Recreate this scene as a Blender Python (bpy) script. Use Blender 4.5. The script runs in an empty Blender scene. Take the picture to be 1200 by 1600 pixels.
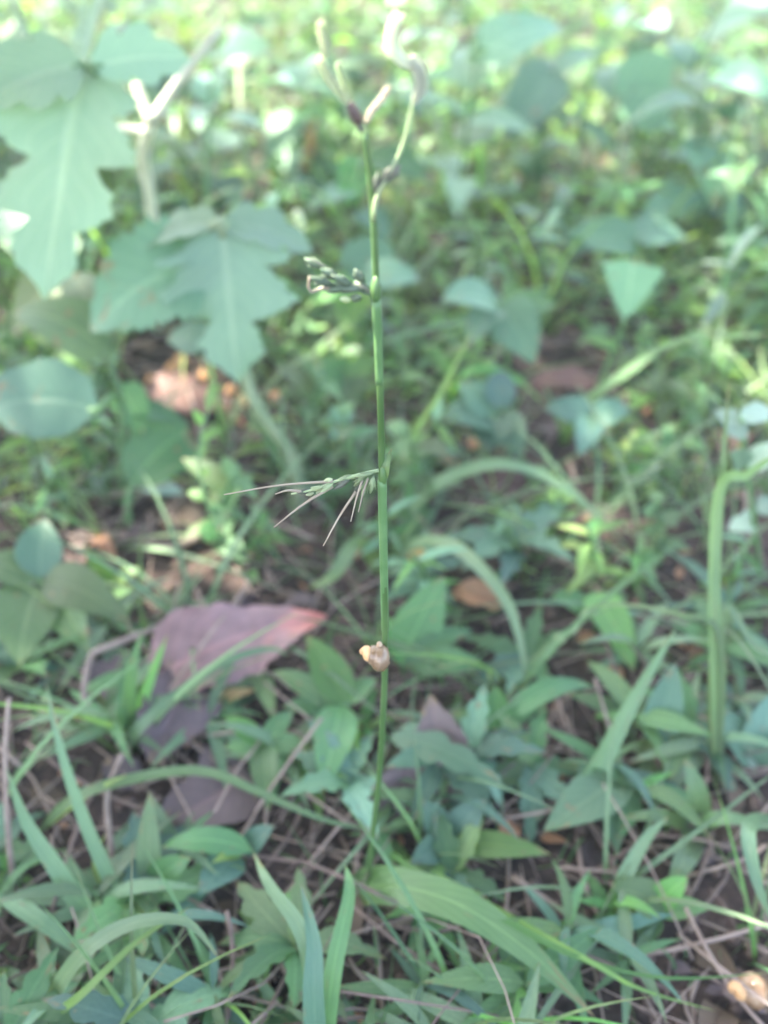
import bpy, math, random
from mathutils import Vector, Matrix, noise

# ------------------------------------------------------------------ camera, sky, sun, exposure
scene = bpy.context.scene
COL = scene.collection
R = math.radians
CAM_H, PITCH, FPX = 0.42, R(40.0), 1443.0

cam_data = bpy.data.cameras.new('camera')
cam = bpy.data.objects.new('camera', cam_data)
COL.objects.link(cam)
cam.location = (0, 0, CAM_H)
cam.rotation_euler = (math.pi / 2 - PITCH, 0, 0)
cam_data.sensor_fit = 'VERTICAL'
cam_data.sensor_height = 32.0
cam_data.lens = 32.0 * FPX / 1600.0
cam_data.clip_start = 0.005
cam_data.clip_end = 500
cam_data.dof.use_dof = True
cam_data.dof.focus_distance = 0.290
cam_data.dof.aperture_fstop = cam_data.lens / 6.0
scene.camera = cam

SUN_EL, SUN_AZ = R(56), R(-72)          # azimuth from +Y towards +X
world = bpy.data.worlds.new('World')
scene.world = world
world.use_nodes = True
wn = world.node_tree
sky = wn.nodes.new('ShaderNodeTexSky')
sky.sky_type = 'NISHITA'
sky.sun_disc = False
sky.sun_elevation = SUN_EL
sky.sun_rotation = SUN_AZ
sky.altitude = 0
sky.air_density = 0.8
sky.dust_density = 3.5
sky.ozone_density = 0.6
bg = wn.nodes['Background']
bg.inputs['Strength'].default_value = 0.15
wn.links.new(sky.outputs[0], bg.inputs['Color'])
sun_data = bpy.data.lights.new('sun', 'SUN')
sun_data.energy = 4.8
sun_data.angle = R(0.6)
sun_data.color = (1.0, 0.93, 0.80)
sun = bpy.data.objects.new('sun', sun_data)
COL.objects.link(sun)
SUN_DIR = Vector((math.sin(SUN_AZ) * math.cos(SUN_EL), math.cos(SUN_AZ) * math.cos(SUN_EL), math.sin(SUN_EL)))
sun.rotation_euler = (-SUN_DIR).to_track_quat('-Z', 'Y').to_euler()
sun.location = SUN_DIR * 10
vs = scene.view_settings
vs.view_transform = 'Standard'
vs.look = 'None'
vs.gamma = 1.0
vs.use_curve_mapping = False
vs.exposure = 3.12
scene.cycles.use_denoising = True
scene.cycles.max_bounces = 8
scene.cycles.volume_bounces = 2
scene.cycles.transparent_max_bounces = 8

rnd = random.Random(11)

# ------------------------------------------------------------------ pixel -> point helpers (photo is 1200 x 1600)
CF = Vector((0, math.cos(PITCH), -math.sin(PITCH)))
CU = Vector((0, math.sin(PITCH), math.cos(PITCH)))
CO = Vector((0, 0, CAM_H))


def ray(u, v):
    return CF + Vector((1, 0, 0)) * ((u - 600) / FPX) + CU * ((800 - v) / FPX)


def P(u, v, z=0.0):
    d = ray(u, v)
    t = (z - CAM_H) / d.z
    return CO + d * t


def Y(u, v, y):
    d = ray(u, v)
    return CO + d * (y / d.y)


def depth(p):
    return (p - CO).dot(CF)


def to_px(p):
    q = p - CO
    k = q.dot(CF)
    return 600 + FPX * q.x / k, 800 - FPX * q.dot(CU) / k


def m_of(px, p):
    return px * depth(p) / FPX


def ground_z(x, y):
    if abs(x) > 4 or y > 6 or y < -3:
        return 0.0
    a = noise.noise(Vector((x * 3.1, y * 3.1, 0.3))) * 0.010
    b = noise.noise(Vector((x * 17, y * 17, 2.3))) * 0.005
    return a + b


def G(u, v):
    p = P(u, v, 0)
    p.z = ground_z(p.x, p.y)
    return p


# ------------------------------------------------------------------ materials
def new_mat(name):
    m = bpy.data.materials.new(name)
    m.use_nodes = True
    nt = m.node_tree
    nt.nodes.clear()
    return m, nt, nt.nodes.new, nt.links.new


def leaf_mat(name, col, col2, vein=1.25, transl=0.35, rough=0.45, tcol=None, mottle=60.0, spots=None, spec=0.5, wear=True):
    m, nt, N, L = new_mat(name)
    out = N('ShaderNodeOutputMaterial')
    uv = N('ShaderNodeUVMap'); uv.uv_map = 'UVMap'
    sep = N('ShaderNodeSeparateXYZ'); L(uv.outputs[0], sep.inputs[0])
    # distance from midrib
    a = N('ShaderNodeMath'); a.operation = 'SUBTRACT'; a.inputs[1].default_value = 0.5; L(sep.outputs[0], a.inputs[0])
    ab = N('ShaderNodeMath'); ab.operation = 'ABSOLUTE'; L(a.outputs[0], ab.inputs[0])
    mid = N('ShaderNodeMapRange'); mid.inputs[1].default_value = 0.015; mid.inputs[2].default_value = 0.05
    mid.inputs[3].default_value = 1; mid.inputs[4].default_value = 0; L(ab.outputs[0], mid.inputs[0])
    # side veins: stripes of (v - |u|*k)
    k = N('ShaderNodeMath'); k.operation = 'MULTIPLY'; k.inputs[1].default_value = 0.55; L(ab.outputs[0], k.inputs[0])
    sv = N('ShaderNodeMath'); sv.operation = 'SUBTRACT'; L(sep.outputs[1], sv.inputs[0]); L(k.outputs[0], sv.inputs[1])
    sm = N('ShaderNodeMath'); sm.operation = 'MULTIPLY'; sm.inputs[1].default_value = 9 * math.tau; L(sv.outputs[0], sm.inputs[0])
    ss = N('ShaderNodeMath'); ss.operation = 'SINE'; L(sm.outputs[0], ss.inputs[0])
    sr = N('ShaderNodeMapRange'); sr.inputs[1].default_value = 0.93; sr.inputs[2].default_value = 1.0; sr.inputs[3].default_value = 0; sr.inputs[4].default_value = 0.8
    L(ss.outputs[0], sr.inputs[0])
    vm = N('ShaderNodeMath'); vm.operation = 'MAXIMUM'; L(mid.outputs[0], vm.inputs[0]); L(sr.outputs[0], vm.inputs[1])
    tc = N('ShaderNodeTexCoord')
    oi = N('ShaderNodeObjectInfo')
    nz = N('ShaderNodeTexNoise'); nz.inputs['Scale'].default_value = mottle; nz.inputs['Detail'].default_value = 4
    L(tc.outputs['Object'], nz.inputs['Vector'])
    mx = N('ShaderNodeMix'); mx.data_type = 'RGBA'
    mx.inputs[6].default_value = (*col, 1); mx.inputs[7].default_value = (*col2, 1)
    nr = N('ShaderNodeMapRange'); nr.inputs[1].default_value = 0.32; nr.inputs[2].default_value = 0.68; L(nz.outputs[0], nr.inputs[0])
    ad = N('ShaderNodeMath'); ad.operation = 'MULTIPLY_ADD'; ad.inputs[1].default_value = 0.5; L(nr.outputs[0], ad.inputs[0])
    rr = N('ShaderNodeMath'); rr.operation = 'MULTIPLY'; rr.inputs[1].default_value = 0.5; L(oi.outputs['Random'], rr.inputs[0]); L(rr.outputs[0], ad.inputs[2])
    L(ad.outputs[0], mx.inputs[0])
    hs = N('ShaderNodeHueSaturation'); L(mx.outputs[2], hs.inputs['Color'])
    hv = N('ShaderNodeMapRange'); hv.inputs[3].default_value = 0.72; hv.inputs[4].default_value = 1.3; L(oi.outputs['Random'], hv.inputs[0]); L(hv.outputs[0], hs.inputs['Value'])
    wn_ = N('ShaderNodeTexWhiteNoise'); wn_.noise_dimensions = '1D'; L(oi.outputs['Random'], wn_.inputs['W'])
    hh = N('ShaderNodeMapRange'); hh.inputs[3].default_value = 0.47; hh.inputs[4].default_value = 0.53; L(wn_.outputs[0], hh.inputs[0]); L(hh.outputs[0], hs.inputs['Hue'])
    vc = N('ShaderNodeMix'); vc.data_type = 'RGBA'; vc.blend_type = 'MULTIPLY'
    vc.inputs[7].default_value = (vein * 1.1, vein, vein, 1)
    vc.clamp_result = False
    L(vm.outputs[0], vc.inputs[0]); L(hs.outputs[0], vc.inputs[6])
    colour = vc.outputs[2]
    if wear:
        # brown dried tips and edges, and small dry blotches, on some leaves more than others
        n3 = N('ShaderNodeTexNoise'); n3.inputs['Scale'].default_value = 3.0; n3.inputs['Detail'].default_value = 5
        ov = N('ShaderNodeVectorMath'); ov.operation = 'MULTIPLY_ADD'; L(uv.outputs[0], ov.inputs[0]); ov.inputs[1].default_value = (1.2, 2.2, 1)
        cx = N('ShaderNodeCombineXYZ'); L(oi.outputs['Random'], cx.inputs[2]); L(wn_.outputs[0], cx.inputs[0])
        c9 = N('ShaderNodeVectorMath'); c9.operation = 'SCALE'; c9.inputs['Scale'].default_value = 37.0; L(cx.outputs[0], c9.inputs[0]); L(c9.outputs[0], ov.inputs[2])
        L(ov.outputs[0], n3.inputs['Vector'])
        tp = N('ShaderNodeMath'); tp.operation = 'POWER'; tp.inputs[1].default_value = 6.0; L(sep.outputs[1], tp.inputs[0])
        t2 = N('ShaderNodeMath'); t2.operation = 'MULTIPLY_ADD'; t2.inputs[1].default_value = 0.22; L(tp.outputs[0], t2.inputs[0]); L(n3.outputs[0], t2.inputs[2])
        br = N('ShaderNodeMapRange'); br.inputs[1].default_value = 0.66; br.inputs[2].default_value = 0.74; br.inputs[4].default_value = 0.85; L(t2.outputs[0], br.inputs[0])
        bm_ = N('ShaderNodeMix'); bm_.data_type = 'RGBA'; bm_.inputs[7].default_value = (0.20, 0.14, 0.07, 1)
        L(br.outputs[0], bm_.inputs[0]); L(colour, bm_.inputs[6]); colour = bm_.outputs[2]
    if spots:
        n2 = N('ShaderNodeTexNoise'); n2.inputs['Scale'].default_value = spots[1]; n2.inputs['Detail'].default_value = 3
        L(tc.outputs['Object'], n2.inputs['Vector'])
        r2 = N('ShaderNodeMapRange'); r2.inputs[1].default_value = 0.60; r2.inputs[2].default_value = 0.68; L(n2.outputs[0], r2.inputs[0])
        m2 = N('ShaderNodeMix'); m2.data_type = 'RGBA'; m2.inputs[7].default_value = (*spots[0], 1)
        L(r2.outputs[0], m2.inputs[0]); L(colour, m2.inputs[6]); colour = m2.outputs[2]
    b = N('ShaderNodeBsdfPrincipled')
    b.inputs['Roughness'].default_value = rough
    b.inputs['Specular IOR Level'].default_value = spec
    L(colour, b.inputs['Base Color'])
    bp = N('ShaderNodeBump'); bp.inputs['Strength'].default_value = 0.35; bp.inputs['Distance'].default_value = 0.002
    ba = N('ShaderNodeMath'); ba.operation = 'MULTIPLY_ADD'; ba.inputs[1].default_value = -1.0
    L(vm.outputs[0], ba.inputs[0]); L(nz.outputs[0], ba.inputs[2]); L(ba.outputs[0], bp.inputs['Height']); L(bp.outputs[0], b.inputs['Normal'])
    tr = N('ShaderNodeBsdfTranslucent')
    tm = N('ShaderNodeMix'); tm.data_type = 'RGBA'; tm.blend_type = 'MULTIPLY'; tm.inputs[0].default_value = 1
    tm.clamp_result = False
    L(colour, tm.inputs[6]); tm.inputs[7].default_value = (*(tcol or (2.6, 2.4, 1.0)), 1)
    L(tm.outputs[2], tr.inputs['Color'])
    ms = N('ShaderNodeMixShader'); ms.inputs[0].default_value = transl
    L(b.outputs[0], ms.inputs[1]); L(tr.outputs[0], ms.inputs[2]); L(ms.outputs[0], out.inputs['Surface'])
    return m


def plain_mat(name, col, col2, scale=80, rough=0.7, bump=0.3, transl=0.0, stretch=None, bdist=0.003):
    m, nt, N, L = new_mat(name)
    out = N('ShaderNodeOutputMaterial')
    tc = N('ShaderNodeTexCoord'); oi = N('ShaderNodeObjectInfo')
    nz = N('ShaderNodeTexNoise'); nz.inputs['Scale'].default_value = scale; nz.inputs['Detail'].default_value = 6
    L(tc.outputs['Object'], nz.inputs['Vector'])
    nr = N('ShaderNodeMapRange'); nr.inputs[1].default_value = 0.3; nr.inputs[2].default_value = 0.7; L(nz.outputs[0], nr.inputs[0])
    mx = N('ShaderNodeMix'); mx.data_type = 'RGBA'
    mx.inputs[6].default_value = (*col, 1); mx.inputs[7].default_value = (*col2, 1); L(nr.outputs[0], mx.inputs[0])
    hs = N('ShaderNodeHueSaturation'); L(mx.outputs[2], hs.inputs['Color'])
    hv = N('ShaderNodeMapRange'); hv.inputs[3].default_value = 0.75; hv.inputs[4].default_value = 1.25; L(oi.outputs['Random'], hv.inputs[0]); L(hv.outputs[0], hs.inputs['Value'])
    b = N('ShaderNodeBsdfPrincipled'); b.inputs['Roughness'].default_value = rough
    L(hs.outputs[0], b.inputs['Base Color'])
    bp = N('ShaderNodeBump'); bp.inputs['Strength'].default_value = bump; bp.inputs['Distance'].default_value = bdist
    L(nz.outputs[0], bp.inputs['Height']); L(bp.outputs[0], b.inputs['Normal'])
    sh = b.outputs[0]
    if transl:
        tr = N('ShaderNodeBsdfTranslucent'); L(hs.outputs[0], tr.inputs['Color'])
        ms = N('ShaderNodeMixShader'); ms.inputs[0].default_value = transl
        L(sh, ms.inputs[1]); L(tr.outputs[0], ms.inputs[2]); sh = ms.outputs[0]
    L(sh, out.inputs['Surface'])
    return m


def soil_mat():
    m, nt, N, L = new_mat('soil')
    out = N('ShaderNodeOutputMaterial'); tc = N('ShaderNodeTexCoord')
    n1 = N('ShaderNodeTexNoise'); n1.inputs['Scale'].default_value = 26; n1.inputs['Detail'].default_value = 8; n1.inputs['Roughness'].default_value = 0.65
    n2 = N('ShaderNodeTexNoise'); n2.inputs['Scale'].default_value = 190; n2.inputs['Detail'].default_value = 5
    vo = N('ShaderNodeTexVoronoi'); vo.inputs['Scale'].default_value = 120
    for n in (n1, n2, vo):
        L(tc.outputs['Object'], n.inputs['Vector'])
    cr = N('ShaderNodeValToRGB'); L(n1.outputs[0], cr.inputs[0])
    e = cr.color_ramp.elements
    e[0].position, e[0].color = 0.34, (0.016, 0.010, 0.010, 1)
    e[1].position, e[1].color = 0.70, (0.095, 0.057, 0.045, 1)
    x = e.new(0.52); x.color = (0.042, 0.026, 0.022, 1)
    c2 = N('ShaderNodeMix'); c2.data_type = 'RGBA'; c2.blend_type = 'MULTIPLY'; c2.inputs[0].default_value = 0.7
    g = N('ShaderNodeMapRange'); g.inputs[1].default_value = 0.35; g.inputs[2].default_value = 0.65; g.inputs[3].default_value = 0.5; g.inputs[4].default_value = 1.4
    L(n2.outputs[0], g.inputs[0]); L(cr.outputs[0], c2.inputs[6]); L(g.outputs[0], c2.inputs[7])
    b = N('ShaderNodeBsdfPrincipled'); b.inputs['Roughness'].default_value = 0.9; L(c2.outputs[2], b.inputs['Base Color'])
    ad = N('ShaderNodeMath'); ad.operation = 'ADD'; L(n1.outputs[0], ad.inputs[0])
    mu = N('ShaderNodeMath'); mu.operation = 'MULTIPLY'; mu.inputs[1].default_value = 0.4; L(vo.outputs[0], mu.inputs[0]); L(mu.outputs[0], ad.inputs[1])
    bp = N('ShaderNodeBump'); bp.inputs['Strength'].default_value = 0.9; bp.inputs['Distance'].default_value = 0.008
    L(ad.outputs[0], bp.inputs['Height']); L(bp.outputs[0], b.inputs['Normal']); L(b.outputs[0], out.inputs['Surface'])
    return m


M = {
    'soil': soil_mat(),
    'mint': leaf_mat('broad_leaf_green', (0.095, 0.195, 0.115), (0.130, 0.250, 0.155), vein=1.25, transl=0.22, rough=0.5, tcol=(1.9, 2.0, 1.1), mottle=25),
    'waxy': leaf_mat('waxy_pale_leaf', (0.150, 0.245, 0.155), (0.195, 0.305, 0.200), vein=1.2, transl=0.22, rough=0.5, tcol=(1.7, 1.9, 1.2), mottle=25, wear=False),
    'teal': leaf_mat('teal_leaf', (0.055, 0.125, 0.080), (0.082, 0.165, 0.108), vein=1.25, transl=0.18, rough=0.5, tcol=(1.6, 1.9, 1.2), mottle=30),
    'lance': leaf_mat('lance_leaf_green', (0.062, 0.142, 0.055), (0.098, 0.192, 0.080), vein=1.4, transl=0.3, rough=0.45, mottle=40),
    'fresh': leaf_mat('fresh_leaf_green', (0.082, 0.195, 0.055), (0.118, 0.245, 0.078), vein=1.3, transl=0.4, rough=0.45, mottle=40),
    'grass': leaf_mat('grass_blade_green', (0.080, 0.160, 0.070), (0.115, 0.205, 0.095), vein=1.3, transl=0.28, rough=0.42, mottle=35),
    'bluegrass': leaf_mat('blue_grass_blade', (0.084, 0.155, 0.080), (0.118, 0.198, 0.108), vein=1.25, transl=0.22, rough=0.42, mottle=35),
    'olive': leaf_mat('olive_leaf', (0.075, 0.125, 0.055), (0.110, 0.170, 0.080), vein=1.3, transl=0.35, rough=0.5, mottle=30),
    'pale': leaf_mat('pale_leaf', (0.20, 0.29, 0.22), (0.30, 0.40, 0.31), vein=1.1, transl=0.3, rough=0.5, tcol=(1.3, 1.3, 1.0)),
    'yellow': leaf_mat('yellow_green_leaf', (0.14, 0.25, 0.07), (0.21, 0.31, 0.11), vein=1.2, transl=0.45, rough=0.5, tcol=(2.0, 1.9, 1.0)),
    'mauve': leaf_mat('mauve_dead_leaf', (0.098, 0.060, 0.056), (0.255, 0.168, 0.158), vein=1.3, transl=0.12, rough=0.6, tcol=(1.4, 1.0, 1.0), mottle=75, spots=((0.46, 0.20, 0.17), 22)),
    'purple': leaf_mat('purple_dead_leaf', (0.080, 0.056, 0.058), (0.150, 0.108, 0.110), vein=1.2, transl=0.08, rough=0.65, tcol=(1.2, 1.0, 1.0), mottle=30),
    'tan': leaf_mat('tan_dead_leaf', (0.30, 0.165, 0.07), (0.42, 0.27, 0.14), vein=0.8, transl=0.25, rough=0.65, tcol=(1.5, 1.2, 0.9), mottle=45),
    'brown': leaf_mat('brown_dead_leaf', (0.075, 0.045, 0.033), (0.140, 0.088, 0.062), vein=0.8, transl=0.12, rough=0.7, tcol=(1.5, 1.2, 0.9), mottle=45),
    'stem': plain_mat('green_stem', (0.075, 0.165, 0.055), (0.115, 0.215, 0.085), scale=120, rough=0.45, transl=0.1),
    'herostem': plain_mat('hero_grass_stem', (0.070, 0.150, 0.040), (0.110, 0.205, 0.070), scale=60, rough=0.4, transl=0.1),
    'palestem': plain_mat('pale_green_stem', (0.20, 0.28, 0.13), (0.30, 0.36, 0.20), scale=60, rough=0.5, transl=0.15),
    'cream': plain_mat('cream_dry_stem', (0.50, 0.52, 0.36), (0.64, 0.64, 0.48), scale=60, rough=0.6, transl=0.15),
    'straw': plain_mat('straw', (0.165, 0.118, 0.096), (0.28, 0.215, 0.18), scale=90, rough=0.7),
    'twig': plain_mat('twig_bark', (0.10, 0.07, 0.06), (0.18, 0.13, 0.11), scale=150, rough=0.85, bump=0.8),
    'spike': plain_mat('grass_spikelet', (0.105, 0.130, 0.085), (0.170, 0.170, 0.130), scale=300, rough=0.6, transl=0.15),
    'darkspike': plain_mat('dark_grass_spikelet', (0.060, 0.105, 0.060), (0.130, 0.165, 0.110), scale=300, rough=0.6),
    'awn': plain_mat('spikelet_awn', (0.38, 0.30, 0.22), (0.50, 0.42, 0.32), scale=200, rough=0.6, transl=0.2),
    'flower': plain_mat('white_floret', (0.70, 0.74, 0.54), (0.84, 0.86, 0.70), scale=200, rough=0.6, transl=0.55),
    'floretgreen': plain_mat('greenish_floret', (0.40, 0.46, 0.26), (0.58, 0.62, 0.42), scale=200, rough=0.6, transl=0.5),
    'shell': plain_mat('snail_shell', (0.19, 0.105, 0.050), (0.36, 0.26, 0.18), scale=230, rough=0.16, bump=0.1),
    'shelltip': plain_mat('shell_apex', (0.55, 0.30, 0.13), (0.66, 0.42, 0.22), scale=140, rough=0.4, bump=0.1),
    'flesh': plain_mat('snail_flesh', (0.30, 0.20, 0.13), (0.42, 0.30, 0.20), scale=200, rough=0.4),
    'bark': plain_mat('tree_bark', (0.09, 0.07, 0.055), (0.16, 0.13, 0.10), scale=14, rough=0.9, bump=1.0, bdist=0.02),
    'crumb': plain_mat('soil_crumb', (0.055, 0.036, 0.030), (0.130, 0.088, 0.072), scale=60, rough=0.9, bump=0.6),
    'bead': plain_mat('glint_bead', (0.62, 0.27, 0.09), (0.72, 0.42, 0.20), scale=120, rough=0.35, bump=0.1),
    'treeleaf': leaf_mat('tree_leaf', (0.045, 0.105, 0.035), (0.075, 0.150, 0.055), transl=0.3, rough=0.5),
}


# ------------------------------------------------------------------ mesh builders
class MB:
    def __init__(self):
        self.v, self.f, self.uv = [], [], []

    def face(self, idx, uvs=None):
        self.f.append(tuple(idx))
        self.uv.extend(uvs or [(0.3, 0.5)] * len(idx))

    def grid(self, rows, uvrows):
        o = len(self.v)
        n = len(rows[0])
        for r in rows:
            self.v.extend([tuple(p) for p in r])
        for i in range(len(rows) - 1):
            for j in range(n - 1):
                a = o + i * n + j
                self.f.append((a, a + 1, a + n + 1, a + n))
                self.uv.extend([uvrows[i][j], uvrows[i][j + 1], uvrows[i + 1][j + 1], uvrows[i + 1][j]])

    def tube(self, pts, radii, sides=6, cap=True):
        o = len(self.v)
        n = len(pts)
        pts = [Vector(p) for p in pts]
        prev = None
        for i, p in enumerate(pts):
            t = (pts[min(i + 1, n - 1)] - pts[max(i - 1, 0)])
            t = t.normalized() if t.length > 1e-9 else Vector((0, 0, 1))
            a = prev if prev is not None else (Vector((1, 0, 0)) if abs(t.x) < 0.8 else Vector((0, 1, 0)))
            a = (a - t * a.dot(t)).normalized()
            prev = a
            b = t.cross(a)
            for k in range(sides):
                w = math.tau * k / sides
                self.v.append(tuple(p + (a * math.cos(w) + b * math.sin(w)) * radii[i]))
        for i in range(n - 1):
            for k in range(sides):
                q = o + i * sides
                k2 = (k + 1) % sides
                self.face((q + k, q + k2, q + sides + k2, q + sides + k))
        if cap:
            self.face([o + k for k in reversed(range(sides))])
            self.face([o + (n - 1) * sides + k for k in range(sides)])

    def blob(self, c, ax, r, l, seg=6, rings=5):
        """spindle: axis ax, half length l, radius r"""
        ax = Vector(ax).normalized()
        pts, rad = [], []
        for i in range(rings + 1):
            t = i / rings
            pts.append(Vector(c) + ax * (2 * t - 1) * l)
            rad.append(max(r * math.sin(math.pi * (0.06 + 0.88 * t)) ** 0.8, r * 0.05))
        self.tube(pts, rad, seg)

    def data(self, name, smooth=True):
        me = bpy.data.meshes.new(name)
        me.from_pydata(self.v, [], self.f)
        uvl = me.uv_layers.new(name='UVMap')
        flat = [c for q in self.uv for c in q]
        uvl.data.foreach_set('uv', flat)
        if smooth:
            me.polygons.foreach_set('use_smooth', [True] * len(me.polygons))
        me.update()
        return me

    def build(self, name, mat, parent=None, origin=None):
        """origin: world position of the parent (vertices are given in world space)"""
        if origin is not None:
            ox = Vector(origin)
            self.v = [tuple(Vector(p) - ox) for p in self.v]
        me = self.data(name)
        me.materials.append(M[mat])
        o = bpy.data.objects.new(name, me)
        COL.objects.link(o)
        if parent:
            o.parent = parent
        return o


def spline(pts, n):
    pts = [Vector(p) for p in pts]
    if len(pts) == 2:
        return [pts[0].lerp(pts[1], i / (n - 1)) for i in range(n)]
    ext = [pts[0] * 2 - pts[1]] + pts + [pts[-1] * 2 - pts[-2]]
    res = []
    segs = len(pts) - 1
    for i in range(n):
        s = i / (n - 1) * segs
        k = min(int(s), segs - 1)
        t = s - k
        p0, p1, p2, p3 = ext[k:k + 4]
        res.append(0.5 * ((2 * p1) + (p2 - p0) * t + (2 * p0 - 5 * p1 + 4 * p2 - p3) * t * t + (3 * p1 - p0 - 3 * p2 + p3) * t ** 3))
    return res


def prof(kind, t):
    if kind == 'lance':
        return max(math.sin(math.pi * min(t * 1.0, 1) ** 0.72), 0) ** 0.9 * (1 - 0.15 * t)
    if kind == 'ovate':
        return max(math.sin(math.pi * t ** 0.6), 0) ** 0.8
    if kind == 'round':
        return max(1 - (2 * t - 1) ** 2, 0) ** 0.5
    if kind == 'tri':            # wide far end, narrow at the stalk
        return (t ** 0.75) * (1 if t < 0.86 else max(1 - ((t - 0.86) / 0.14) ** 2, 0) ** 0.5)
    if kind == 'heart':
        return (0.78 + 0.5 * t) * max(1 - t ** 2.2, 0) ** 0.8 if t > 0.02 else 0.5
    if kind == 'blade':
        return min(1, t * 8 + 0.45) * (1 - t ** 2.4) ** 0.9 if t < 1 else 0.0
    return 1


def leaf_rows(path, width, nrm, kind='lance', fold=0.18, lobes=0, lobe_depth=0.4, teeth=0, across=2, wav=0.0, seed=0, sweep=0.25, ragged=0.0):
    """path: list of world points along the midrib; nrm: rough normal. returns rows, uvrows"""
    n = len(path)
    rows, uvr = [], []
    rg = random.Random(seed)
    ph = rg.random() * 6
    L_ = sum((path[i + 1] - path[i]).length for i in range(n - 1))
    side0 = None
    for i in range(n):
        t = i / (n - 1)
        d = (path[min(i + 1, n - 1)] - path[max(i - 1, 0)]).normalized()
        s = d.cross(nrm)
        s = s.normalized() if s.length > 1e-6 else (side0 or Vector((1, 0, 0)))
        if side0 is not None and s.dot(side0) < 0:
            s = -s
        side0 = s
        up = s.cross(d)
        w = 0.5 * width * prof(kind, t)
        row, ur = [], []
        for j in range(-across, across + 1):
            q = j / across
            ww, push = w, 0.0
            if lobes:
                a = (t * lobes + (0.11 if j > 0 else 0.0) * lobes / 4) % 1.0
                shape = max(0.0, math.sin(math.pi * a)) ** 0.8
                lf = 1 - lobe_depth * (1 - shape)
                ww = w * (1 + (lf - 1) * abs(q) ** 0.7)
                push = (sweep * w) * shape * q * q
            if teeth:
                tt = (t * teeth + 0.15 * (j > 0)) % 1.0
                ww *= 1 + (0.20 * (tt - 0.5)) * (abs(q) > 0.99)
            if ragged:
                ww *= 1 + ragged * noise.noise(Vector((t * 4 + ph, q * 2.0, 0.5))) + ragged * .8 * noise.noise(Vector((t * 15 + ph, q * 3.0, 4.5))) * abs(q)
            p = path[i] + s * (ww * q) + up * (fold * abs(ww * q)) + d * push
            p = p + up * (wav * width * math.sin(t * 9 + ph + (2 if j > 0 else 0)) * q * q)
            row.append(p)
            ur.append((0.5 + 0.5 * q, t))
        rows.append(row)
        uvr.append(ur)
    return rows, uvr


def tag(o, label=None, cat=None, group=None, kind=None):
    if label: o['label'] = label
    if cat: o['category'] = cat
    if group: o['group'] = group
    if kind: o['kind'] = kind
    return o


THINGS = []


def empty(name, loc, label, cat, group=None):
    o = bpy.data.objects.new(name, None)
    COL.objects.link(o)
    o.location = loc
    o.empty_display_size = 0.02
    tag(o, label, cat, group)
    THINGS.append(o)
    return o


VIEW_UP = Vector((0, -0.45, 1)).normalized()


def add_leaf(root, base, tip, wpx=None, w=None, kind='lance', mat='lance', arch=0.12, nrm=None, n=None, name='leaf', **kw):
    """leaf part of a thing; base and tip in world space"""
    base, tip = Vector(base), Vector(tip)
    nrm = Vector(nrm).normalized() if nrm is not None else (VIEW_UP + Vector((rnd.uniform(-.3, .3), rnd.uniform(-.3, .3), 0))).normalized()
    L_ = (tip - base).length
    if n is None:
        n = 44 if (kw.get('lobes') or kw.get('teeth')) else 9
    up = Vector((0, 0, 1))
    path = [base.lerp(tip, i / (n - 1)) + up * (arch * L_ * 4 * (i / (n - 1)) * (1 - i / (n - 1))) for i in range(n)]
    width = w if w else m_of(wpx, (base + tip) / 2)
    mb = MB()
    mb.grid(*leaf_rows(path, width, nrm, kind, seed=rnd.random(), **kw))
    return mb.build(name, mat, root, root.location)


def add_blade(root, pts, wpx, mat='grass', nrm=None, name='blade', n=22, fold=0.25, **kw):
    path = spline(pts, n)
    nrm = Vector(nrm) if nrm is not None else VIEW_UP
    mb = MB()
    mb.grid(*leaf_rows(path, m_of(wpx, path[n // 2]), nrm, 'blade', fold=fold, across=1, seed=rnd.random(), **kw))
    return mb.build(name, mat, root, root.location)


def add_tube(root, pts, r0, r1, mat='stem', name='stem', n=None, sides=7, bumpy=0.0):
    n = n or max(4, len(pts) * 4)
    path = spline(pts, n)
    mb = MB()
    rr = [r0 + (r1 - r0) * i / (n - 1) for i in range(n)]
    if bumpy:
        rr = [r * (1 + rnd.uniform(-bumpy, bumpy)) for r in rr]
    mb.tube(path, rr, sides)
    return mb.build(name, mat, root, root.location)


# ------------------------------------------------------------------ the ground
def make_ground():
    xs = [-60, -25, -10, -5, -3] + [-2 + 4 * i / 150 for i in range(151)] + [3, 5, 10, 25, 60]
    ys = [-60, -25, -10, -4, -1.5] + [-0.3 + 3.6 * i / 150 for i in range(151)] + [4, 6, 10, 25, 60]
    v = [(x, y, ground_z(x, y) + (noise.noise(Vector((x * 55, y * 55, 7))) * 0.0035 if -2 <= x <= 2 and -.3 <= y <= 3.3 else 0)) for y in ys for x in xs]
    n = len(xs)
    f = [(j * n + i, j * n + i + 1, (j + 1) * n + i + 1, (j + 1) * n + i) for j in range(len(ys) - 1) for i in range(n - 1)]
    me = bpy.data.meshes.new('ground')
    me.from_pydata(v, [], f)
    me.polygons.foreach_set('use_smooth', [True] * len(f))
    me.materials.append(M['soil'])
    o = bpy.data.objects.new('ground', me)
    COL.objects.link(o)
    tag(o, 'dark brown soil showing between the weeds', 'soil', kind='structure')


make_ground()


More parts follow.
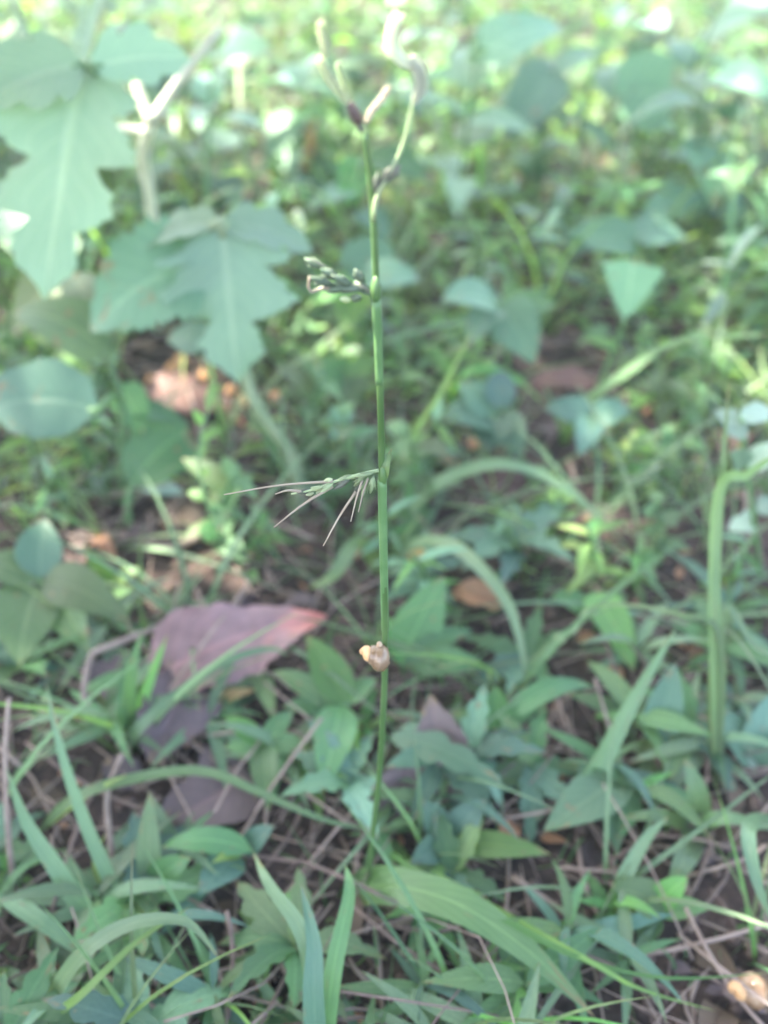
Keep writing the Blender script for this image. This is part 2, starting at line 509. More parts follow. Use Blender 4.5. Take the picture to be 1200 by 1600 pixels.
# ------------------------------------------------------------------ shade tree standing outside the frame
def make_tree():
    base = Vector((-2.0, 1.6, 0))
    t = empty('shade_tree', base, 'leafy tree standing beside the weed patch and shading it', 'tree')
    mb = MB()
    top = Vector((-1.2, 1.6, 2.0))
    mb.tube(spline([base, base + Vector((0.05, 0, .6)), base + Vector((0.35, 0.05, 1.35)), top], 12), [0.07 - 0.0045 * i for i in range(12)], 10)
    rg = random.Random(5)
    ends = []
    C0, RX, RY = Vector(SHADE_C), SHADE_RX, SHADE_RY
    for k in range(16):
        a = k * 2.4
        r = math.sqrt((k + 0.5) / 16)
        e = C0 + Vector((math.cos(a) * RX * r * 0.85, math.sin(a) * RY * r * 0.85, rg.uniform(-.2, .3)))
        mb.tube(spline([base + Vector((0.35, 0.05, 1.3 + 0.03 * k)), (top + e) / 2 + Vector((0, 0, 0.12)), e], 7), [0.02 - 0.0025 * i for i in range(7)], 6)
        ends.append(e)
    mb.build('trunk', 'bark', t, base)
    mb = MB()
    for i in range(4460):
        gy = rg.uniform(-.75, .42) if i < 3200 else (rg.uniform(.42, .95) if i < 3520 else rg.uniform(.9, 2.9))
        g = Vector((rg.uniform(-1.2, 1.2), gy + rg.gauss(0, .05), 0))
        c = g + SUN_DIR * ((1.75 + rg.gauss(0, .25)) / SUN_DIR.z)
        d = Vector((rg.gauss(0, 1), rg.gauss(0, 1), rg.gauss(-0.3, 0.5))).normalized()
        if i >= 4120:
            q_, r_ = SHADE_PATCH[i % len(SHADE_PATCH)]
            c = q_ + SUN_DIR * ((1.75 + rg.gauss(0, .2)) / SUN_DIR.z) + Vector((rg.uniform(-r_, r_), rg.uniform(-r_, r_), 0))
        if any(((c + d * .065 - q).cross(SUN_DIR)).length < rr + .055 for q, rr in SUN_GAPS):
            continue
        path = spline([c, c + d * 0.06 + Vector((0, 0, 0.008)), c + d * 0.13], 4)
        mb.grid(*leaf_rows(path, 0.075, Vector((rg.gauss(0, .4), rg.gauss(0, .4), 1)).normalized(), 'ovate', across=1))
    mb.build('crown', 'treeleaf', t, base)


# crown leaves are left out along these lines so sun reaches chosen plants
SUN_GAPS = [(Y(590, 110, .222), .035), (P(270, 150, .21), .03), (P(440, 470, .05), .06), (P(285, 605, .01), .03), (P(70, 660, .1), .02)]
SHADE_PATCH = [(P(90, 250, .21), .13), (P(300, 470, .13), .11), (P(230, 830, 0), .12), (P(1010, 150, .13), .08), (P(1165, 1500, 0), .09)]  # extra crown leaves added out of view to shade these spots
# centre of the crown so that its shadow lies on the near part of the patch
_k = 1.7 / SUN_DIR.z
SHADE_C = (SUN_DIR.x * _k + 0.05, SUN_DIR.y * _k + 0.02, 1.7)
SHADE_RX, SHADE_RY = 0.95, 0.60
make_tree()


# ------------------------------------------------------------------ the flowering grass stalk in the middle
def make_hero():
    y0 = 0.222
    def S(u, v, dy=0.0):
        return Y(u, v, y0 + dy)
    base = S(575, 1405)
    base = G(572, 1402)
    root = empty('grass_stalk', base, 'tall thin flowering grass stalk rising through the middle of the patch', 'grass stalk')
    yb = base.y
    pts_px = [(572, 1402), (582, 1310), (592, 1220), (599, 1110), (602, 1000), (600, 880), (597, 740), (594, 610), (589, 480), (584, 350), (577, 265), (568, 205)]
    pts = []
    for i, (u, v) in enumerate(pts_px):
        t = i / (len(pts_px) - 1)
        pts.append(Y(u, v, yb + (y0 + 0.004 - yb) * min(1, t * 1.2)))
    pts[0] = base - Vector((0, 0, 0.004))
    add_tube(root, pts, 0.00135, 0.00080, 'herostem', 'stem', n=40, sides=8)
    # swollen node with a sheath leaf stub
    for (u, v) in ((598, 745), (587, 455)):
        mb = MB(); mb.blob(S(u, v), (0, 0.1, 1), 0.0015, 0.004, 8); mb.build('node', 'herostem', root, base)
    add_blade(root, [S(600, 750), S(604, 725), S(612, 700, 0.004)], 14, 'grass', name='sheath_leaf', n=6)

    def spikelet(parent, p, d, l, r, mat):
        mb = MB()
        mb.blob(Vector(p) + Vector(d).normalized() * l * 0.5, d, r, l * 0.5, 6, 4)
        # glumes: two scale leaves hugging the spikelet
        for s in (-1, 1):
            q = Vector(d).normalized().cross(Vector((0, 1, 0.2))).normalized() * s * r * 0.8
            mb.blob(Vector(p) + q + Vector(d).normalized() * l * 0.35, Vector(d).normalized() + q.normalized() * 0.25, r * 0.45, l * 0.4, 5, 3)
        mb.build('spikelet', mat, parent, base)

    def raceme(axis_px, mat, count, l, r, name='flower_branch', stem_r=0.0005, dy=0.0, axis_mat='spike'):
        ax = spline([S(u, v, dy * i) for i, (u, v) in enumerate(axis_px)], 14)
        mb = MB()
        mb.tube(ax, [stem_r * (1 - 0.5 * i / 13) for i in range(14)], 6)
        br = mb.build(name, axis_mat, root, base)
        return br, ax

    # dark side spike at the upper node, pointing up to the left
    br, ax = raceme([(586, 462), (570, 450), (540, 440), (505, 415), (488, 405)], 'darkspike', 0, 0, 0)
    for (u, v, du, dv, l) in ((578, 458, -18, -14, .0055), (566, 452, -30, -2, .0075), (552, 447, -28, -14, .0075), (545, 452, -38, -2, .008),
                              (530, 436, -26, -14, .0075), (522, 446, -34, -12, .007), (508, 420, -24, -12, .006), (562, 462, -16, 10, .005), (566, 440, -10, -16, .0045)):
        p = S(u, v, rnd.uniform(-.002, .002)); q = S(u + du, v + dv, rnd.uniform(-.003, .003))
        spikelet(br, p, q - p, l, 0.00105, 'darkspike')
    mb = MB(); mb.tube(spline([S(515, 450), S(500, 451), S(487, 456), S(482, 448), S(484, 432)], 10), [0.0004] * 10, 5); mb.build('awn', 'awn', br, base)
    mb = MB(); mb.blob(S(540, 468), S(530, 466) - S(540, 468), 0.0008, 0.0015); mb.build('floret', 'floretgreen', br, base)

    # feathery drooping spike at the middle node
    br, ax = raceme([(592, 735), (560, 742), (525, 752), (490, 765), (455, 772)], 'spike', 0, 0, 0, axis_mat='palestem', stem_r=0.0006)
    for (a, b_, w) in (((520, 752), (350, 773), 0.00035), ((520, 760), (428, 824), 0.00042), ((556, 768), (505, 853), 0.00038), ((470, 768), (430, 772), 0.0004),
                       ((566, 750), (548, 815), 0.0003), ((575, 748), (560, 800), 0.0003)):
        p, q = S(*a), S(*b_, rnd.uniform(-.01, .004))
        mb = MB(); mid = (p + q) / 2 + Vector((0, 0, 0.001))
        mb.tube(spline([p, mid, q], 8), [w * (1.3 - 0.8 * i / 7) for i in range(8)], 5); mb.build('awn', 'awn', br, base)
    for (u, v, du, dv, l) in ((585, 738, -26, 6, .006), (570, 742, -22, 24, .0065), (562, 744, -30, 4, .0065), (548, 748, -26, 16, .0065), (536, 750, -30, 6, .0065),
                              (520, 756, -24, 16, .006), (505, 760, -26, 8, .006), (488, 766, -24, 4, .005), (575, 746, -10, 32, .0065), (566, 750, -12, 34, .0065), (584, 744, -6, 30, .006)):
        p = S(u, v, rnd.uniform(-.002, .002)); q = S(u + du, v + dv, rnd.uniform(-.002, .002))
        spikelet(br, p, q - p, l, 0.0008, 'palestem' if rnd.random() < .7 else 'spike')
    for (u, v) in ((513, 750), (500, 769), (484, 772)):
        mb = MB(); mb.blob(S(u, v), (1, 0, .3), 0.0007, 0.0013); mb.build('floret', 'floretgreen', br, base)

    # side stalk to the right, curving up into two white flower spikes
    br, ax = raceme([(583, 345), (588, 310), (604, 278), (622, 245), (636, 205), (644, 165), (650, 130)], 'spike', 0, 0, 0, stem_r=0.0006, axis_mat='palestem')
    for (u, v, du, dv, l) in ((586, 300, 4, -26, .005), (592, 292, 14, -24, .006), (600, 288, 14, -22, .006), (606, 284, 14, -18, .005)):
        p = S(u, v); q = S(u + du, v + dv); spikelet(br, p, q - p, l, 0.0007, 'spike')
    def fspike(parent, pts, r, mat, n=30):
        """finger packed with small florets"""
        path = spline(pts, n)
        m_ = MB()
        m_.tube(path, [r * (.35 + .65 * math.sin(math.pi * (.08 + .86 * i / (n - 1))) ** .6) * .7 for i in range(n)], 7)
        for i in range(1, n - 1):
            d = (path[i + 1] - path[i - 1]).normalized()
            k_ = math.sin(math.pi * (.1 + .85 * i / (n - 1))) ** .5
            for q in range(2):
                o_ = Vector((math.cos(i * 2.4 + q * 3.1), math.sin(i * 2.4 + q * 3.1) * .8, 0))
                o_ = (o_ - d * o_.dot(d)).normalized() * r * .6 * k_
                m_.blob(path[i] + o_, d + o_.normalized() * .45, r * .42, r * 1.15, 5, 3)
        return m_.build('flower_spike', mat, parent, base)

    fspike(br, [S(648, 158), S(657, 135), S(655, 112), S(645, 94)], .0014, 'flower')
    fspike(br, [S(641, 106), S(626, 92), S(613, 75), S(613, 50), S(621, 26)], .0013, 'flower', 36)

    # top: two pale flowering fingers, a pinkish joint and an orange tinted finger
    br, ax = raceme([(568, 205), (556, 182), (540, 158), (522, 125), (503, 96)], 'spike', 0, 0, 0, stem_r=0.0008, axis_mat='spike')
    mb = MB(); mb.tube(spline([S(562, 192), S(552, 174), S(545, 160)], 6), [.0009, .0012, .0014, .0013, .0011, .0008], 7); mb.build('joint', 'mauve', br, base)
    fspike(br, [S(546, 165), S(528, 140), S(512, 115), S(500, 92)], .0010, 'floretgreen')
    fspike(br, [S(548, 160, .004), S(540, 135, .004), S(528, 100, .004)], .0008, 'palestem')
    fspike(br, [S(509, 88), S(508, 72), S(503, 50), S(501, 36)], .0009, 'floretgreen', 22)
    fspike(br, [S(572, 190), S(582, 172), S(596, 155), S(607, 136)], .0008, 'awn', 22)
    add_tube(root, [S(602, 985), S(600, 900), S(598, 800), S(597, 750)], .00135, .00145, 'stem', 'leaf_sheath', n=14, sides=8)
    add_tube(root, [S(593, 600), S(591, 540), S(588, 470)], .00112, .00122, 'stem', 'leaf_sheath', n=12, sides=8)
    return root


make_hero()


# ------------------------------------------------------------------ snail on the stalk
def make_snail(c, label, ax, k, body=True, name='snail', cat='snail'):
    s = empty(name, c, label, cat)
    ax = Vector(ax).normalized()                        # from apex to mouth
    a = ax.cross(Vector((0, 0, 1))).normalized(); b = ax.cross(a)
    mb = MB()
    rows, uv = [], []
    turns, N_, K = 3.4, 84, 10
    for i in range(N_ + 1):
        t = i / N_
        w = turns * math.tau * t
        R_ = 0.0007 + 0.0024 * t ** 1.3
        tube_r = (0.0014 + 0.0017 * t ** 1.2) * min(1, t * 9 + .05) * min(1, (1 - t) * 14 + .35)
        out = (a * math.cos(w) + b * math.sin(w))
        ctr = c + (ax * (-0.0046 + 0.0074 * t ** 0.9) + out * R_ * 0.62) * k
        rows.append([ctr + (out * math.cos(math.tau * q / K) + ax * math.sin(math.tau * q / K)) * tube_r * k for q in range(K + 1)])
        uv.append([(q / K, t) for q in range(K + 1)])
    cut = 34
    mb.grid(rows[cut:], uv[cut:]); mb.build('shell', 'shell', s, c)
    mb = MB(); mb.grid(rows[:cut + 1], uv[:cut + 1]); mb.build('shell_apex', 'shelltip', s, c)
    if body:
        mb = MB()
        foot = spline([c + Vector((0.0045, 0.0015, -0.0022)), c + Vector((0.0025, 0.003, -0.0038)), c + Vector((-0.001, 0.003, -0.0042)), c + Vector((-0.0035, 0.0025, -0.003))], 9)
        mb.tube(foot, [.0006, .0012, .0015, .0016, .0016, .0015, .0013, .0010, .0005], 8)
        mb.build('foot', 'flesh', s, c)
        mb = MB(); mb.tube(spline([c + Vector((0.0008, 0.001, 0.003)), c + Vector((0.0016, 0.001, 0.0046)), c + Vector((0.0020, 0.001, 0.0052))], 6), [.0006, .0008, .0010, .0011, .0010, .0006], 7)
        mb.build('head', 'flesh', s, c)


make_snail(Y(586, 1024, 0.2165), 'tiny cream and tan snail clinging to the tall grass stalk', (0.90, -0.12, -0.30), 1.12)
make_snail(P(1168, 1546, .018), 'tan and whitish snail shell lying in the lower corner', (0.85, 0.1, -0.25), 1.7, body=False, name='snail_shell', cat='snail shell')


# ------------------------------------------------------------------ named plants, placed one by one
def herb(name, label, cat, base_px, stem, leaves, stem_mat='stem', r0=0.0018, r1=0.001, group=None, base=None, petiole=True):
    """stem: list of (u,v,z) above the base; leaves: (b(u,v,z), t(u,v,z), width px, kind, mat, opts)"""
    b = base if base is not None else G(*base_px)
    root = empty(name, b, label, cat, group)
    sp = [b - Vector((0, 0, 0.004))] + [P(*q) for q in stem]
    add_tube(root, sp, r0, r1, stem_mat, 'stem', n=max(6, 5 * len(sp)))
    for lf in leaves:
        lb, lt, w, kind, mat = lf[:5]
        opts = dict(lf[5]) if len(lf) > 5 else {}
        pb = P(*lb)
        # short leaf stalk from the closest stem point
        best = min(spline(sp, 24), key=lambda p: (p - pb).length)
        pet = opts.pop('petiole', petiole)
        o = add_leaf(root, pb, P(*lt), wpx=w, kind=kind, mat=mat, **opts)
        if pet and (best - pb).length > 0.003:
            mb = MB()
            mid = (best + pb) / 2 + Vector((0, 0, 0.1 * (best - pb).length))
            mb.tube(spline([best, mid, pb, pb.lerp(P(*lt), 0.1)], 9), [r1 * 1.0] * 9, 6)
            mb.build('petiole', stem_mat, o, b)
    return root


# tall lobed weed, upper left
herb('lobed_weed', 'tall weed with big drooping pale green lobed leaf in the upper left corner', 'weed', None,
     [(120, 420, .10), (140, 250, .19), (150, 110, .262)],
     [((135, 95, .265), (70, 470, .160), 235, 'ovate', 'waxy', dict(lobes=4, lobe_depth=.55, teeth=19, ragged=.2, wav=.04, arch=.05, across=4, fold=.10, nrm=(0.1, -1, .75))),
      ((145, 105, .265), (300, 95, .262), 105, 'ovate', 'waxy', dict(lobes=3, lobe_depth=.3, ragged=.2, arch=.06, across=3, nrm=(0, -1, .8))),
      ((130, 100, .265), (-40, 170, .25), 140, 'ovate', 'waxy', dict(lobes=3, lobe_depth=.35, arch=.06, across=3, nrm=(-.2, -1, .8))),
      ((120, 400, .12), (-30, 330, .13), 120, 'ovate', 'waxy', dict(arch=.1)),
      ((118, 420, .11), (20, 520, .07), 110, 'ovate', 'olive', dict(arch=.1))],
     stem_mat='stem', r0=.004, r1=.002, base=P(110, 560, 0))

herb('lobed_weed', 'weed with two overlapping blue-green toothed leaves on a thick pale stem', 'weed', (470, 800),
     [(455, 712, .03), (395, 622, .065), (362, 480, .12), (345, 350, .185)],
     [((345, 345, .19), (372, 600, .095), 215, 'ovate', 'waxy', dict(lobes=3, lobe_depth=.58, teeth=17, ragged=.25, wav=.03, arch=.08, across=4, fold=.08, nrm=(.1, -1, .9))),
      ((330, 410, .165), (140, 520, .125), 175, 'ovate', 'mint', dict(teeth=11, ragged=.2, wav=.03, arch=.12, across=3, fold=.06, nrm=(-.2, -1, 1))),
      ((350, 352, .187), (490, 395, .165), 95, 'ovate', 'waxy', dict(lobes=3, lobe_depth=.35, arch=.1, across=3)),
      ((340, 350, .19), (215, 395, .165), 80, 'ovate', 'waxy', dict(lobes=3, lobe_depth=.3, arch=.1, across=3)),
      ((330, 540, .09), (260, 530, .085), 60, 'ovate', 'teal', dict(arch=.1))],
     stem_mat='palestem', r0=.0062, r1=.0030)

herb('broad_leaf_weed', 'weed with a wide rounded pale leaf cut by the picture edge under the lobed leaves', 'weed', None,
     [(190, 640, .075), (175, 575, .10)],
     [((155, 640, .10), (-15, 640, .098), 125, 'round', 'mint', dict(arch=.12, ragged=.1, across=3, nrm=(0, -1, .9), fold=.05)),
      ((180, 560, .10), (20, 490, .12), 110, 'ovate', 'olive', dict(arch=.15)),
      ((190, 640, .07), (300, 668, .05), 50, 'lance', 'lance', dict(arch=.1)),
      ((185, 600, .09), (230, 690, .05), 60, 'ovate', 'lance', dict(arch=.1)),
      ((170, 560, .10), (110, 430, .12), 80, 'ovate', 'olive', dict(arch=.15))],
     r0=.003, r1=.002, base=P(190, 800, 0))

herb('seedling', 'seedling with one broad scalloped leaf on a short upright green stalk', 'seedling', (205, 832),
     [(199, 790, .018), (206, 758, .028)],
     [((205, 760, .028), (295, 675, .05), 105, 'round', 'lance', dict(lobes=3, lobe_depth=.15, arch=.12, across=3, nrm=(.1, -.9, 1))),
      ((215, 755, .028), (290, 775, .02), 34, 'ovate', 'pale', dict(arch=.1))],
     stem_mat='stem', r0=.0026, r1=.0022)

herb('climbing_weed', 'slender wiry weed with tiny leaves leaning over the mauve dead leaf', 'weed', (392, 915),
     [(370, 872, .025), (345, 832, .042), (322, 780, .062), (311, 725, .082), (316, 670, .10), (336, 612, .118)],
     [((345, 838, .042), (308, 818, .048), 40, 'ovate', 'fresh', dict(arch=.1)),
      ((322, 780, .062), (292, 770, .062), 20, 'ovate', 'yellow'), ((312, 715, .083), (325, 690, .09), 16, 'ovate', 'fresh'),
      ((314, 690, .092), (350, 672, .095), 20, 'ovate', 'fresh'), ((325, 645, .108), (338, 590, .125), 18, 'lance', 'fresh'),
      ((318, 665, .10), (300, 640, .11), 14, 'ovate', 'fresh'), ((316, 742, .075), (330, 735, .077), 14, 'ovate', 'yellow'),
      ((386, 905, .008), (404, 905, .012), 30, 'ovate', 'fresh'), ((334, 620, .116), (350, 600, .12), 12, 'lance', 'fresh')],
     r0=.0012, r1=.0007)

# pale forked dry stem
def dry_stem(name, label, polys, mat, base, cat='dry stem', bumpy=0.06, pname='branch'):
    root = empty(name, base, label, cat)
    for i, (pts, r0, r1) in enumerate(polys):
        add_tube(root, pts, r0, r1, mat, 'stem' if i == 0 else pname, sides=8, bumpy=bumpy)
    return root


b = P(250, 520, 0)
dry_stem('forked_stem', 'thick cream coloured forked dry stem catching sunlight behind the lobed leaves',
         [([b, P(236, 320, .12), P(224, 245, .165), P(236, 188, .20)], .0055, .0042),
          ([P(236, 190, .20), P(285, 118, .225), P(345, 45, .25)], .0042, .003),
          ([P(236, 190, .20), P(222, 158, .212), P(213, 132, .222)], .0045, .0036),
          ([P(232, 205, .192), P(190, 200, .19), P(158, 206, .185)], .003, .002)], 'cream', b)
b = P(345, 360, 0)
dry_stem('broken_weed', 'short grey-green broken stem behind the forked cream stem', [([b, P(330, 300, .05), P(300, 255, .09), P(262, 215, .12)], .005, .004),
         ([P(300, 255, .09), P(345, 275, .085)], .004, .003)], 'palestem', b)

dry_stem('weed_stem', 'pale diagonal stem leaning behind the white flower spikes', [([P(760, 420, 0), P(700, 250, 0.08), P(640, 90, 0.17)], .0036, .0024)], 'palestem', P(760, 420, 0), cat='weed stem')
dry_stem('weed_stem', 'pale diagonal stem at the upper right behind the rounded leaf', [([P(900, 330, 0), P(960, 170, 0.09), P(1060, 20, 0.19)], .0036, .0024)], 'palestem', P(900, 330, 0), cat='weed stem')
dry_stem('weed_stem', 'pale stem rising left of the flowering fingers', [([P(420, 380, 0), P(380, 210, 0.09), P(372, 30, 0.18)], .0036, .0024)], 'palestem', P(420, 380, 0), cat='weed stem')
dry_stem('weed_stem', 'pale stem rising near the upper right corner', [([P(1150, 420, 0), P(1180, 260, 0.1), P(1160, 80, 0.19)], .0036, .0024)], 'palestem', P(1150, 420, 0), cat='weed stem')
dry_stem('weed_stem', 'bleached stem at the upper left corner', [([P(60, 330, 0), P(40, 150, 0.12), P(20, -20, 0.2)], .0036, .0024)], 'palestem', P(60, 330, 0), cat='weed stem')
# purple-mauve dead leaf and its neighbours
def dead_leaf(label, base, tip, wpx, mat, kind='ovate', arch=.1, name='dead_leaf', **kw):
    b, t = P(*base), P(*tip)
    root = empty(name, P(base[0], base[1], 0), label, 'dead leaf', None)
    add_leaf(root, b, t, wpx=wpx, kind=kind, mat=mat, arch=arch, name='blade', n=30, across=4, ragged=.22, **kw)
    d = (b - t).normalized()
    mb = MB(); mb.tube(spline([b + (t - b) * .03, b + d * .006, b + d * .014 + Vector((0, 0, -.003))], 6), [.0007, .0008, .0009, .0009, .001, .0011], 6)
    mb.build('leaf_stalk', 'twig', root, root.location)
    return root


dead_leaf('large mauve dead leaf with a pinkish tip lying beside the grass stalk', (215, 1075, .016), (506, 968, .032), 138, 'mauve', kind='lance', arch=.10, wav=.15, fold=.30, nrm=(0.05, -.6, 1))
dead_leaf('curled purple dead leaf tucked under the large mauve one', (300, 1075, .014), (240, 1200, .012), 130, 'purple', arch=.18, wav=.08, fold=.3, nrm=(.3, -.5, 1))
dead_leaf('ragged grey-purple dead leaf piece left of the curled purple leaf', (150, 1080, .012), (235, 1040, .02), 70, 'purple', arch=.12, wav=.1, fold=.2)
dead_leaf('greyish purple leaf fragment below the bent twig', (215, 1225, .008), (160, 1190, .012), 56, 'purple', arch=.15, wav=.1, fold=.2)
dead_leaf('flat dark purple dead leaf in the gap below the mauve one', (395, 1215, .006), (245, 1300, .008), 130, 'purple', arch=.05, wav=.04, nrm=(0, -.2, 1))
dead_leaf('upright mauve dead leaf standing behind the base of the grass stalk', (700, 1260, .010), (672, 1085, .05), 105, 'purple', kind='lance', arch=.05, nrm=(-.1, -1, .5))
dead_leaf('grey-purple dead leaf leaning against the base of the grass stalk', (610, 1290, .008), (640, 1180, .03), 90, 'purple', arch=.05, nrm=(.2, -1, .6))
dead_leaf('crumpled tan dead leaf glowing between the two arching blades', (780, 950, .012), (700, 935, .015), 45, 'tan', arch=.25, wav=.12, fold=.4)
dead_leaf('orange loop of curled dead leaf beside the grass stalk', (640, 905, .01), (668, 872, .03), 24, 'tan', arch=.5, wav=.1, fold=.5)
dead_leaf('narrow orange dead leaf scrap under the mauve leaf', (330, 1100, .012), (405, 1078, .016), 20, 'tan', kind='lance', arch=.1)
dead_leaf('small curled purple leaf scrap under the corner snail shell', (1130, 1540, .008), (1200, 1585, .012), 40, 'purple', arch=.2, wav=.1, fold=.4)
dead_leaf('orange leaf crumb on the brown soil beside the seedling', (145, 850, .006), (185, 878, .01), 26, 'tan', arch=.3, fold=.5)
dead_leaf('brown dead leaf lying under the high arching blade', (840, 770, .005), (740, 765, .012), 60, 'brown', arch=.1, wav=.06)
dead_leaf('reddish brown dead leaf in the dark hollow right of the stalk', (930, 600, .006), (820, 610, .01), 40, 'brown', arch=.15, wav=.1)
dead_leaf('brown dead leaf curled on the soil under the lobed leaves', (330, 640, .01), (210, 610, .02), 80, 'brown', arch=.15, wav=.1)
dead_leaf('flat brown dead leaf on bare soil beside the seedling', (255, 790, .004), (330, 850, .008), 60, 'brown', arch=.1, wav=.08)

b = P(350, 945, .0)
dry_stem('bent_twig', 'pale dry twig bent at a sharp corner beside the mauve dead leaf',
         [([P(352, 945, .012), P(280, 970, .026), P(222, 990, .034), P(145, 1020, .04)], .0017, .0021),
          ([P(145, 1020, .04), P(136, 1045, .038), P(130, 1085, .032)], .002, .0018),
          ([P(130, 1085, .032), P(150, 1115, .02), P(168, 1140, .008), P(174, 1175, .0)], .0018, .0009)], 'straw', b, cat='twig', pname='segment')
dry_stem('dry_straw', 'thin straw lying across the mauve dead leaf', [([P(235, 1120, .012), P(300, 1030, .04), P(352, 960, .045), P(392, 905, .03)], .0010, .0007)], 'straw', P(235, 1120, 0), cat='straw')
b = P(800, 1370, 0)
dry_stem('dry_straw', 'pinkish dry straw slanting beside the long thin stem', [([P(800, 1370, .012), P(880, 1425, .012), P(952, 1472, .01)], .0018, .0014)], 'straw', b, cat='straw')
b = P(860, 1485, 0)
dry_stem('dry_straw', 'dry straw crossing below the long thin stem', [([P(850, 1482, .006), P(1000, 1490, .01), P(1110, 1470, .016), P(1215, 1440, .02)], .0013, .001)], 'straw', b, cat='straw')
b = P(175, 1400, 0)
dry_stem('dry_straw', 'upright pale straw between two slanting blades', [([P(188, 1400, .002), P(172, 1310, .02), P(168, 1240, .03), P(190, 1180, .05)], .0018, .0013)], 'straw', b, cat='straw')
b = P(760, 1480, 0)
dry_stem('dry_straw', 'thin straw standing beside the cluster of lance leaves', [([P(970, 1230, .0), P(955, 1150, .02), P(930, 1060, .045)], .0011, .0007)], 'straw', b, cat='straw')
b = P(10, 1400, 0)
dry_stem('dry_straw', 'upright yellowish straw cut by the picture edge', [([P(22, 1400, .005), P(12, 1290, .03), P(8, 1180, .06), P(14, 1090, .08)], .0016, .001)], 'straw', b, cat='straw')
b = P(690, 770, 0)
dry_stem('dry_straw', 'short pale dry stalk under the high arching blade', [([P(905, 770, .0), P(897, 745, .012), P(890, 720, .02)], .002, .0015)], 'straw', b, cat='straw')
dry_stem('dry_straw', 'pale dry stalk slanting behind the narrow upright weeds', [([P(1000, 765, .01), P(1018, 740, .02), P(1033, 722, .028)], .0022, .002)], 'cream', P(1000, 765, 0), cat='straw')
b = P(460, 630, 0)
dry_stem('dry_straw', 'curved pale straw arching from the thick pale stem', [([P(405, 640, .02), P(420, 605, .045), P(455, 572, .06), P(490, 555, .065)], .0018, .0012)], 'palestem', b, cat='straw')
dry_stem('creeping_stem', 'brownish runner lying across bare soil under the seedling', [([P(120, 832, .008), P(200, 838, .006), P(260, 855, .008), P(312, 838, .012)], .0024, .0028),
         ([P(225, 838, .006), P(235, 815, .012), P(232, 800, .016)], .0015, .001)], 'straw', P(200, 838, 0), cat='runner')


# arching grass blades
def tuft(label, base_px, blades, group=None, name='grass_tuft', base=None):
    b = base if base is not None else G(*base_px)
    root = empty(name, b, label, 'grass', group)
    for bl in blades:
        pts, w, mat = bl[:3]
        opts = bl[3] if len(bl) > 3 else {}
        add_blade(root, [b] + [P(*q) for q in pts], w, mat, **opts)
    return root


tuft('grass tuft whose long blade arches high beside the stalk under the dark leaves', (628, 860),
     [([(640, 800, .02), (700, 748, .055), (795, 726, .07), (900, 775, .055), (985, 860, .02)], 26, 'bluegrass'),
      ([(640, 700, .05), (690, 610, .10), (742, 508, .15)], 12, 'grass', dict(nrm=(.3, -1, .2))),
      ([(640, 770, .03), (660, 690, .06)], 12, 'fresh'),
      ([(680, 700, .04), (720, 640, .07)], 12, 'lance')])
tuft('grass tuft whose broad blade curves over to touch the creeping seed head', (600, 905),
     [([(650, 850, .035), (715, 858, .055), (785, 930, .05), (812, 1000, .035), (822, 1065, .02)], 26, 'bluegrass'),
      ([(625, 850, .03), (660, 800, .06)], 16, 'grass'),
      ([(560, 850, .03), (520, 900, .035), (480, 920, .02)], 30, 'lance')])
tuft('blade of grass sweeping up to the picture edge above the dark hollow', (880, 690),
     [([(905, 640, .035), (985, 578, .075), (1065, 532, .10), (1210, 522, .11)], 20, 'grass'),
      ([(870, 650, .03), (850, 600, .05)], 12, 'grass')])
tuft('short bright blade drooping into the dark hollow', (700, 640),
     [([(720, 590, .05), (755, 578, .06), (805, 592, .055), (858, 638, .035)], 18, 'fresh')])
tuft('tall upright blades along the picture edge rising past the pale leaves', (1118, 1235),
     [([(1118, 1080, .05), (1116, 930, .10), (1126, 760, .15), (1140, 590, .20)], 23, 'bluegrass', dict(nrm=(.2, -1, .3))),
      ([(1112, 1150, .03), (1108, 1060, .06), (1118, 960, .09)], 10, 'olive', dict(nrm=(.2, -1, .3))),
      ([(1125, 1000, .08), (1060, 960, .09), (960, 945, .07), (905, 955, .05)], 12, 'grass'),
      ([(1118, 800, .14), (1170, 740, .16), (1230, 700, .17)], 22, 'grass', dict(nrm=(.2, -1, .5))),
      ([(1130, 960, .09), (1180, 1010, .08), (1240, 1040, .06)], 14, 'bluegrass')])
tuft('long slanting blade crossing in front of the elongated dull leaf', (870, 1290),
     [([(925, 1215, .025), (985, 1100, .055), (1060, 975, .085)], 40, 'bluegrass', dict(nrm=(.2, -1, .6))),
      ([(900, 1270, .015), (850, 1298, .018)], 22, 'grass')])
tuft('broad dull blade lying across the lower middle', (545, 1390),
     [([(620, 1385, .03), (720, 1415, .04), (830, 1490, .035), (930, 1590, .02)], 64, 'lance', dict(fold=.12, n=26, ragged=.08))])
tuft('long thin grass stem running down to the corner from the stalk base', (585, 1310),
     [([(640, 1355, .03), (760, 1420, .04), (900, 1495, .04), (1040, 1528, .035), (1210, 1520, .03)], 12, 'fresh', dict(nrm=(0, -.4, 1))),
      ([(900, 1490, .04), (1000, 1545, .03), (1120, 1580, .02)], 9, 'fresh')])
tuft('grass with a thin stem running across the dark purple dead leaf', (60, 1300),
     [([(120, 1245, .03), (215, 1215, .04), (320, 1205, .045), (420, 1245, .04), (520, 1285, .03), (620, 1300, .02)], 18, 'grass'),
      ([(140, 1240, .03), (200, 1210, .045)], 10, 'yellow')])
